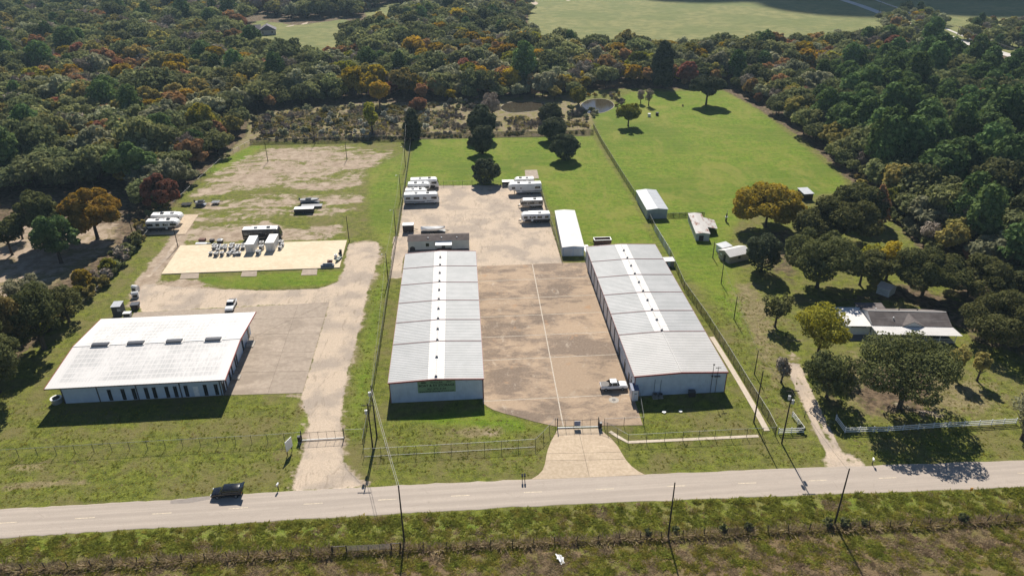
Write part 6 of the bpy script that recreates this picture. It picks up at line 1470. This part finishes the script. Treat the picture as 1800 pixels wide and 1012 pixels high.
# ------------------------------------------------------------------ containers, trailers, odds and ends
CONT = metal_wall('container_white', (0.62,0.62,0.61), (0.70,0.70,0.69), 0.28, stain=(0.45,0.43,0.40))
def container(label, fl, fr, L=6.1, yaw_=None):
    a, w, yaw = footprint(fl, fr); t = thing('shipping_container', label, 'container', (*a, 0.22), yaw if yaw_ is None else yaw_, 'containers on the pale pad'); w = 2.44; h = 2.6
    MB().box(0,w,0.04,L,0.12,h-0.02).build('box', CONT, t); MB().box(-0.02,w+0.02,-0.0,L+0.02,h-0.0195,h+0.03).build('roof', RVROOF, t); MB().box(0.02,w-0.02,0.02,L,0,0.119).build('floor_frame', GALV, t)
    for k in (0, 1):
        d = MB().box(0.06+k*(w/2-0.04),0.02+(k+1)*(w/2-0.04),-0.02,0.038,0.15,h-0.1).build('door', CONT, t)
        for q in (0.3, 0.7): MB().tube((0.06+k*(w/2-0.04)+q*(w/2-0.1),-0.05,0.2),(0.06+k*(w/2-0.04)+q*(w/2-0.1),-0.05,h-0.2),0.025,n=6).build('lock_rod', GALV, d)
    for x in (0,w-0.12):
        for y in (0.0, L-0.12): MB().box(x-0.015,x+0.135,y-0.012,y+0.13,0.01,h-0.03).build('corner_post', GALV, t)
container('white shipping container beside the cluster of white units on the pale pad', (433,446), (449,445.3)); container('white shipping container farther from the cluster of white units on the pale pad', (468.2,443), (483.6,442.5))
UW = [gel('unit_white', (0.66,0.66,0.65)), gel('unit_grey', (0.40,0.40,0.40)), gel('unit_blue', (0.45,0.55,0.60))]
def hvac(px, py, s, h, m, label, group):
    t = thing('cooling_unit', label, 'cooling unit', (*gp(px, py, 0.22), 0.22), random.uniform(-0.3,0.3), group)
    MB().box(-s/2,s/2,-s/2,s/2,0.0,h*0.86).build('casing', m, t); MB().box(-s/2-0.03,s/2+0.03,-s/2-0.03,s/2+0.03,h*0.861,h).build('top', UW[0], t); MB().tube((0,0,h),(0,0,h+0.04),s*0.36,n=12).build('fan_grille', DKT, t); MB().box(-s*0.42,s*0.42,-s/2-0.02,-s/2-0.002,0.12,h*0.75).build('side_grille', VENTD, t)
for i, (cx_, cy_) in enumerate(((310,602),(300,652),(235,762),(340,642),(405,612),(380,690),(345,782),(460,775),(520,618),(525,672),(595,762),(660,600),(635,660),(712,770),(770,622),(755,668),(795,760),(868,650),(882,598),(445,640),(690,720))):
    hvac(350+cx_*0.0889, 380+cy_*0.0889, random.uniform(0.8,1.15), random.uniform(0.7,1.2), UW[0] if random.random() < 0.6 else UW[1], 'white cooling unit in the cluster of units on the pale pad', 'cluster of cooling units')
for cx_, cy_, k in ((1250,575,0),(1180,750,2),(1240,650,0)): hvac(350+cx_*0.0889, 380+cy_*0.0889, 1.1, 1.2, UW[k], 'pale boxy unit standing between the two white containers', 'units between containers')
for cx_, cy_, s in ((1630,540,1.1),(1605,650,0.9),(1655,595,0.8)): hvac(350+cx_*0.0889, 380+cy_*0.0889, s, 0.9, UW[0], 'white boxy unit beside the outer white container', 'units beside outer container')
def junk(name, label, px, py, builder, z=0.0, rz=0.0, cat='junk'):
    t = thing(name, label, cat, (*gp(px, py, z), z), rz); builder(t); return t
BRN = paint('rusty_brown', (0.14,0.06,0.045), 0.8); TARP = paint('grey_tarp', (0.22,0.24,0.28), 0.6, var=0.25, scale=3); GRN = paint('faded_green', (0.25,0.27,0.20), 0.6)
def b_crate(t): MB().box(-0.9,0.9,-0.6,0.6,0.12,0.8).build('body', BRN, t); [MB().box(-0.95,0.95,y,y+0.1,0,0.12).build('runner', WOODP, t) for y in (-0.6,-0.05,0.5)]
junk('pallet_crate', 'rusty brown crate on the soil behind the pale pad', 356, 424, b_crate, cat='crate')
def b_sheets(t): MB().box(-1.6,1.6,-0.5,0.5,0.05,0.25).build('sheet_stack', RVROOF, t); MB().box(1.0,2.6,-0.2,0.5,0.02,0.14).build('board', RVG, t)
junk('sheet_stack', 'white sheets stacked at the back corner of the pale pad', 354, 428.5, b_sheets)
def b_cube(t): MB().prism([(-0.7,-0.6),(0.7,-0.6),(0.7,0.6),(-0.7,0.6)],0,1.0).build('box', DKT, t); MB().add([(-0.8,-0.7,1.0),(0.8,-0.7,1.0),(0.8,0.7,1.0),(-0.8,0.7,1.0),(-0.3,0,1.45),(0.3,0.1,1.45)],[(0,1,5,4),(1,2,5),(2,3,4,5),(3,0,4)]).build('tarp', RVROOF, t)
junk('covered_box', 'dark box under a white tarp behind the pale pad', 387.5, 427, b_cube, cat='box')
def b_parts(t): MB().cbox((0,0,0.4),(1.2,0.9,0.7)).build('engine_block', DKT, t); MB().tube((-0.8,0.4,0.3),(0.6,0.5,0.35),0.14,n=8).build('pipe', GALV, t)
junk('scrap_pile', 'dark scrap metal on the soil between the crate and the covered box', 373, 424.5, b_parts)
def b_bundle(t):
    for k, (y, z, r) in enumerate(((-0.4,0.3,0.32),(0.1,0.3,0.30),(0.5,0.3,0.28),(-0.1,0.75,0.26))): MB().tube((-1.9+0.2*k,y,z),(1.7-0.15*k,y+0.1,z),r,r*0.9,10).build('roll', TARP, t)
junk('tarp_bundle', 'grey tarpaulin rolls at the near corner of the pale pad', 577, 468, b_bundle, 0.22)
def b_red(t): MB().cbox((0,0,0.25),(1.3,0.8,0.5)).build('crate', BRN, t); MB().cbox((0.2,0.1,0.6),(0.7,0.5,0.2)).build('bag', RVTAN, t)
junk('red_crate', 'reddish crate behind the grey tarpaulin rolls', 580, 460.5, b_red, 0.22, cat='crate')
def b_canoe(t):
    m = MB(); st = [(-2.2,0.05,0.55),(-1.5,0.4,0.35),(0,0.55,0.3),(1.5,0.4,0.35),(2.2,0.05,0.55)]; vs = []
    for x, w_, z in st: vs += [(x,-w_,z+0.15),(x,0,0.02 if w_ > 0.1 else z-0.2),(x,w_,z+0.15)]
    m.add(vs, [(3*i+j,3*i+3+j,3*i+4+j,3*i+1+j) for i in range(4) for j in range(2)]); m.build('hull', GRN, t); MB().box(-0.6,-0.4,-0.5,0.5,0.4,0.45).box(0.5,0.7,-0.5,0.5,0.4,0.45).build('thwart', RVW, t)
junk('canoe', 'faded green canoe lying along the edge of the pale pad', 596, 456, b_canoe, 0.22, R(78), 'canoe')
def b_wtank(t): MB().tube((0,0,0),(0,0,0.9),0.45,n=14).build('tank', RVW, t); MB().tube((0,0,0.9),(0,0,1.0),0.15,n=8).build('cap', DKT, t)
junk('white_tank', 'white plastic tank between the red crate and the canoe', 590.5, 452.5, b_wtank, 0.22, cat='tank')
def b_tire(t): MB().tube((0,0,0),(0,0,0.3),0.5,n=14).build('tyre', TYRE, t); MB().cbox((0.1,0.3,0.7),(0.6,0.5,0.8)).build('drum', DKT, t); MB().tube((0.1,0.9,0),(0.1,0.9,0.8),0.2,n=8).build('cone', paint('orange_plastic', (0.55,0.20,0.04), 0.5), t)
junk('spare_drum', 'black drum and tyre by the far edge of the pale pad', 598, 445.5, b_tire, 0.22, cat='drum')
def trailer(label, fl, fr, deck, kind, nose=-1, h=0.75, name='flatbed_trailer'):
    a, L, yaw = footprint(fl, fr); t = thing(name, label, 'trailer', (*a, 0), YAW); X_ = (lambda x: x) if nose > 0 else (lambda x: L-x); w = 2.1
    MB().box(0,L,0,w,h-0.15,h).build('deck', deck, t); MB().path([(X_(L),0.3,h-0.1),(X_(L+1.2),w/2,h-0.1)],0.06,6).path([(X_(L),w-0.3,h-0.1),(X_(L+1.2),w/2,h-0.1)],0.06,6).build('drawbar', RVBLK, t)
    for f in (0.4, 0.52):
        for y, s in ((-0.13,-1),(w+0.13,1)): wheel(t, X_(L*f), y, 0.33, 0.22, s)
    if kind == 'box': MB().box(0,L,0,w,h+0.002,h+1.0).build('box', DKT, t); MB().box(-0.03,L+0.03,-0.03,w+0.03,h+1.002,h+1.06).build('lid', RVROOF, t)
    if kind == 'tall': MB().box(0,L,0,w,h+0.002,h+1.75).build('box', DKT, t); MB().box(-0.03,L+0.03,-0.03,w+0.03,h+1.752,h+1.82).build('lid', RVROOF, t)
    if kind == 'boat' or kind == 'wrap':
        m = MB(); vs = []; top_ = 1.1 if kind == 'boat' else 1.7
        for f, hw, zb, zt in ((0,0.75,0.25,0.9),(0.3,1.0,0.1,1.0),(0.65,0.95,0.12,1.05),(0.88,0.55,0.35,1.1),(1.0,0.05,0.9,1.15)):
            x = X_(L*f); c = w/2; vs += [(x,c-hw,h+zt),(x,c-hw*0.8,h+zb+0.2),(x,c,h+zb),(x,c+hw*0.8,h+zb+0.2),(x,c+hw,h+zt),(x,c,h+zt+(0.6 if kind == 'wrap' else 0.12)*(1-f*0.6))]
        m.add(vs, [(6*i+j,6*i+6+j,6*i+6+(j+1)%6,6*i+(j+1)%6) for i in range(4) for j in range(6)]+[(0,1,2,3,4,5)]); m.build('hull' if kind == 'boat' else 'wrapped_boat', RVG if kind == 'boat' else RVROOF, t)
        if kind == 'boat': x = X_(L*0.3); MB().box(min(x,x+1.8),max(x,x+1.8),w/2-0.6,w/2+0.6,h+1.05,h+1.35).build('console', RVBLK, t); MB().cbox((X_(-0.2),w/2,h+1.1),(0.4,0.4,0.9)).build('outboard', RVBLK, t)
    if kind == 'rails':
        for y in (0.03, w-0.08): MB().box(0,L,y,y+0.05,h+0.4,h+0.5).build('side_rail', RVBLK, t)
    return t
trailer('low white topped box trailer in front of the flat trailer on the dirt lot', (517.5,376), (551.5,375), RVBLK, 'box', -1, 0.5, 'box_trailer')
trailer('flat pale trailer between boat and box trailer on the dirt lot', (529,367), (565.5,366), RVG, 'flat', -1, 0.7)
trailer('dark boat on a trailer on the dirt lot', (527.5,360), (561,359), RVBLK, 'boat', 1, 0.5, 'boat_trailer')
trailer('blue grey tarped boat trailer at the wood side of the dirt lot', (343,364), (361,363.2), TARP, 'boat', 1, 0.5, 'boat_trailer')
trailer('small dark open trailer next to the tarped boat trailer', (371.5,360.5), (385,359.8), RVG, 'rails', 1, 0.8, 'utility_trailer')
trailer('flat black trailer in the grass beside the red leaved tree', (318,363.5), (335,362.8), RVBLK, 'flat', -1, 0.6)
trailer('tall black box trailer with white lid by the gravel yard fence', (708.5,409.5), (727.5,408.8), RVBLK, 'tall', 1, 0.6, 'box_trailer')
trailer('white shrink wrapped boat behind the cream mobile office', (740,412.5), (783,411), RVBLK, 'wrap', 1, 0.7, 'boat_trailer')
trailer('flat grey covered trailer at the rear corner of the gravel yard', (883,328), (903.5,327.4), SHEDR, 'box', 1, 0.6, 'box_trailer')
ob = trailer('open topped dark dump trailer behind the rear wall of the storage building', (1044.5,432.5), (1068,431.5), RVBLK, 'rails', -1, 0.6, 'dump_trailer')
for x0, x1, y0, y1 in ((0,4.9,0,0.12),(0,4.9,1.98,2.1),(0,0.12,0.12,1.98),(4.78,4.9,0.12,1.98)): MB().box(x0,x1,y0,y1,0.602,1.7).build('side_panel', BRN, ob); MB().box(x0-0.05,x1+0.05,y0-0.05,y1+0.05,1.702,1.8).build('rim', WHITE, ob)
def b_skip(t): MB().yprism([(-0.7,0),(0.7,0),(0.95,1.3),(-0.95,1.3)],-0.8,0.9).build('bin', DKT, t); MB().box(-1.0,1.0,-0.85,0.95,1.302,1.38).build('lid', VENTD, t); [MB().box(x,x+0.15,-0.2,0.3,0.6,0.8).build('lift_pocket', GALV, t) for x in (-1.05,0.9)]
junk('dumpster', 'dark dumpster with grey lid on the dirt behind the warehouse', 239, 542, b_skip, 0, R(8), 'dumpster')
def b_porta(t): MB().box(-0.8,0.8,-0.6,0.6,0.1,1.0).build('body', RVW, t); MB().tube((-0.8,0,1.0),(0.8,0,1.0),0.6,n=12).build('rounded_top', RVW, t); MB().box(-0.5,0.5,-0.64,-0.602,0.3,1.0).build('opening', DKT, t)
junk('water_tank', 'white rounded tank next to the dark dumpster', 239, 522.5, b_porta, 0, R(20), 'tank'); junk('spreader', 'white rounded hopper behind the white rounded tank', 239, 511, b_porta, 0, R(-15), 'hopper')
def b_ac(t): MB().box(-0.85,0.85,-0.55,0.55,0.1,1.05).build('casing', UW[1], t); MB().box(-0.9,0.9,-0.6,0.6,1.052,1.12).build('top', RVROOF, t); MB().box(-0.7,0.7,-0.58,-0.552,0.25,0.95).build('grille', DKT, t)
junk('generator', 'white topped generator beside the dark grey box shed', 225, 556, b_ac, 0, YAWL, 'generator')
def b_fbox(t): MB().box(-1.4,1.4,-1.2,1.2,0,1.7).build('box', RVTAN, t); MB().box(-1.5,1.5,-1.3,1.3,1.702,1.8).build('roof', ROOFW, t); MB().box(-0.5,0.3,-1.23,-1.202,0.1,1.5).build('door', WALLSKY, t)
junk('equipment_box', 'pale equipment box between storage building and overgrown fence', 1174, 466, b_fbox, 0, YAWR, 'box')
def b_cov(t): MB().box(-0.9,0.6,-2.0,2.5,2.35,2.45).build('roof', ROOFW, t); [MB().box(x,x+0.1,y,y+0.1,0,2.35).build('post', WHITE, t) for x in (-0.85,0.45) for y in (-1.9,2.3)]
junk('breezeway', 'small white roof joining the white shed and the storage building', 1031.5, 451, b_cov, 0, YAWR, 'canopy')
# mailboxes, signs, markers
def mailbox(label, px, py, col, rz=0):
    t = thing('mailbox', label, 'mailbox', (*gp(px, py), 0), rz); MB().box(-0.06,0.06,-0.06,0.06,-0.05,1.05).build('post', WOODP, t)
    m = MB().xprism([(-0.15,1.05),(0.15,1.05),(0.15,1.24),(0.1,1.34),(0,1.38),(-0.1,1.34),(-0.15,1.24)], -0.3, 0.3).build('box', col, t); MB().box(0.12,0.16,0.15,0.18,1.2,1.42).build('flag', REDT, m); return t
mailbox('black mailbox nearer the concrete drive', 922.5, 844, RVBLK, R(90)); mailbox('black mailbox beside its twin, away from the concrete drive', 918, 844.3, RVBLK, R(90)); mailbox('white mailbox by the pale gravel drive', 489.5, 860, RVW, R(80)); mailbox('white mailbox by the rutted track', 1533, 816, RVW, R(75))
sg = thing('roadside_sign', 'tall narrow white sign seen edge on beside the gravel drive', 'sign', (*gp(510.5,796), 0), R(68))
MB().box(-0.9,0.9,-0.05,0.05,1.0,3.1).build('panel', RVROOF, sg); [MB().box(x,x+0.1,0.055,0.15,-0.05,2.6).build('leg', WOODP, sg) for x in (-0.7,0.6)]
mk = thing('road_marker', 'small orange marker standing on the verge of the road', 'marker', (*gp(1706,864.5), 0)); ORG = paint('marker_orange', (0.75,0.33,0.03), 0.5)
MB().box(-0.22,0.22,-0.05,0.05,0.35,0.95).build('plate', ORG, mk); MB().tube((0,0.08,0),(0,0.08,0.9),0.04,n=6).build('stake', GALV, mk)
br = thing('paper_heap', 'heap of split white boards lying in the rough field', 'debris', (*gp(985,985), 0), R(6))
for k in range(12): 
    m = MB().box(-0.05,0.05,-0.75,0.75,0.0,0.03).build('board', RVROOF, br); m.location = (random.uniform(-0.45,0.45), random.uniform(-0.2,0.5), 0.12+0.05*k*0.5); m.rotation_euler = (random.uniform(0.05,0.5), random.uniform(-.3,.3), random.uniform(-.4,.4)); m.scale = (random.uniform(1,2.2), random.uniform(0.5,1.1), 1)
wp = thing('hand_pump', 'dark well post with a white collar in the pasture', 'pump', (*gp(1276,389), 0)); MB().tube((0,0,0),(0,0,2.6),0.28,0.2,10).build('post', DKT, wp); MB().tube((0,0,1.2),(0,0,1.6),0.42,n=12).build('collar', RVW, wp); MB().tube((0,0,2.6),(0,0,3.6),0.08,n=8).build('pipe', GALV, wp)
for px_, py_, nm, lab, m_ in ((1141,205,'white_barrel','white barrel in the pasture beyond the lone lime tree',RVW),(1155,203,'black_barrel','black barrel in the pasture beyond the white one',RVBLK)):
    t = thing(nm, lab, 'barrel', (*gp(px_, py_), 0)); MB().tube((0,0,0),(0,0,1.3),0.7,n=14).build('drum', m_, t); MB().tube((0,0,1.301),(0,0,1.36),0.74,n=14).build('lid', m_, t)
for px_, py_ in ((1167,724.5),(1196,723)):
    t = thing('manhole', 'pale round septic lid in the shade before the office end', 'lid', (*gp(px_, py_), 0), 0, 'septic lids'); MB().tube((0,0,-0.02),(0,0,0.16),0.42,n=16).build('collar', CONC, t); MB().tube((0,0,0.161),(0,0,0.20),0.34,n=16).build('cover', GALV, t)
t = thing('drain_cover', 'round drain cover with worn rim in the concrete yard near the white pickup', 'drain', (*gp(1079,703), 0.055)); MB().tube((0,0,0),(0,0,0.012),1.0,n=24).build('rim', CONC, t); MB().tube((0,0,0.012),(0,0,0.03),0.38,n=16).build('grate', DKT, t)
# cows grazing far off read as dark specks on the pasture
# ------------------------------------------------------------------ clouds that shade the far fields and the woods on the right
def cloud(label, cx, cy, z, blobs, seed):
    """cumulus whose shadow falls at (cx,cy); stands up-sun from there, high above the frame"""
    r = np.random.default_rng(seed); k = z/math.tan(R(SUN_EL)); ox, oy = cx-math.sin(R(SUN_AZ))*k, cy+math.cos(R(SUN_AZ))*k
    m = MB()
    for bx, by, s in blobs:
        for j in range(5): m.ball((bx+r.normal()*s*0.35, by+r.normal()*s*0.35, abs(r.normal())*s*0.25), (s*r.uniform(.5,.8), s*r.uniform(.5,.8), s*r.uniform(.3,.45)), 14, 8)
    o = m.build('cloud', CLOUDM, None, True, (ox, oy, z)); return tag(o, label, 'cloud')
t = NT('cloud_vapour'); d = t.n('ShaderNodeBsdfDiffuse'); d.inputs[0].default_value = (0.9,0.9,0.9,1); tl = t.n('ShaderNodeBsdfTranslucent'); tl.inputs[0].default_value = (0.9,0.9,0.9,1); mx_ = t.n('ShaderNodeMixShader'); mx_.inputs[0].default_value = 0.5
t.t.links.new(d.outputs[0], mx_.inputs[1]); t.t.links.new(tl.outputs[0], mx_.inputs[2]); t.t.links.new(mx_.outputs[0], t.out.inputs[0]); CLOUDM = t.m
cloud('broad white cloud whose shadow darkens the far pasture', 330, 820, 1100, [(-215,20,80),(-120,-10,95),(-20,-25,100),(90,-75,110),(180,-60,120),(20,60,120),(160,80,120),(-90,70,100),(300,-40,130),(400,-60,140),(300,80,150)], 3)
# ------------------------------------------------------------------ thin air between camera and far wood
hz = MB().box(-1500,1500,-60,1400,-1.0,97.0); t = NT('haze_air'); v_ = t.n('ShaderNodeVolumePrincipled'); v_.inputs['Color'].default_value = (0.60,0.82,1.0,1); v_.inputs['Density'].default_value = 0.00009; v_.inputs['Anisotropy'].default_value = 0.2
t.t.links.new(v_.outputs[0], t.out.inputs['Volume'])
if USE_HAZE: tag(hz.build('haze', t.m), 'thin pale blue haze over the whole landscape', 'haze', kind='stuff')
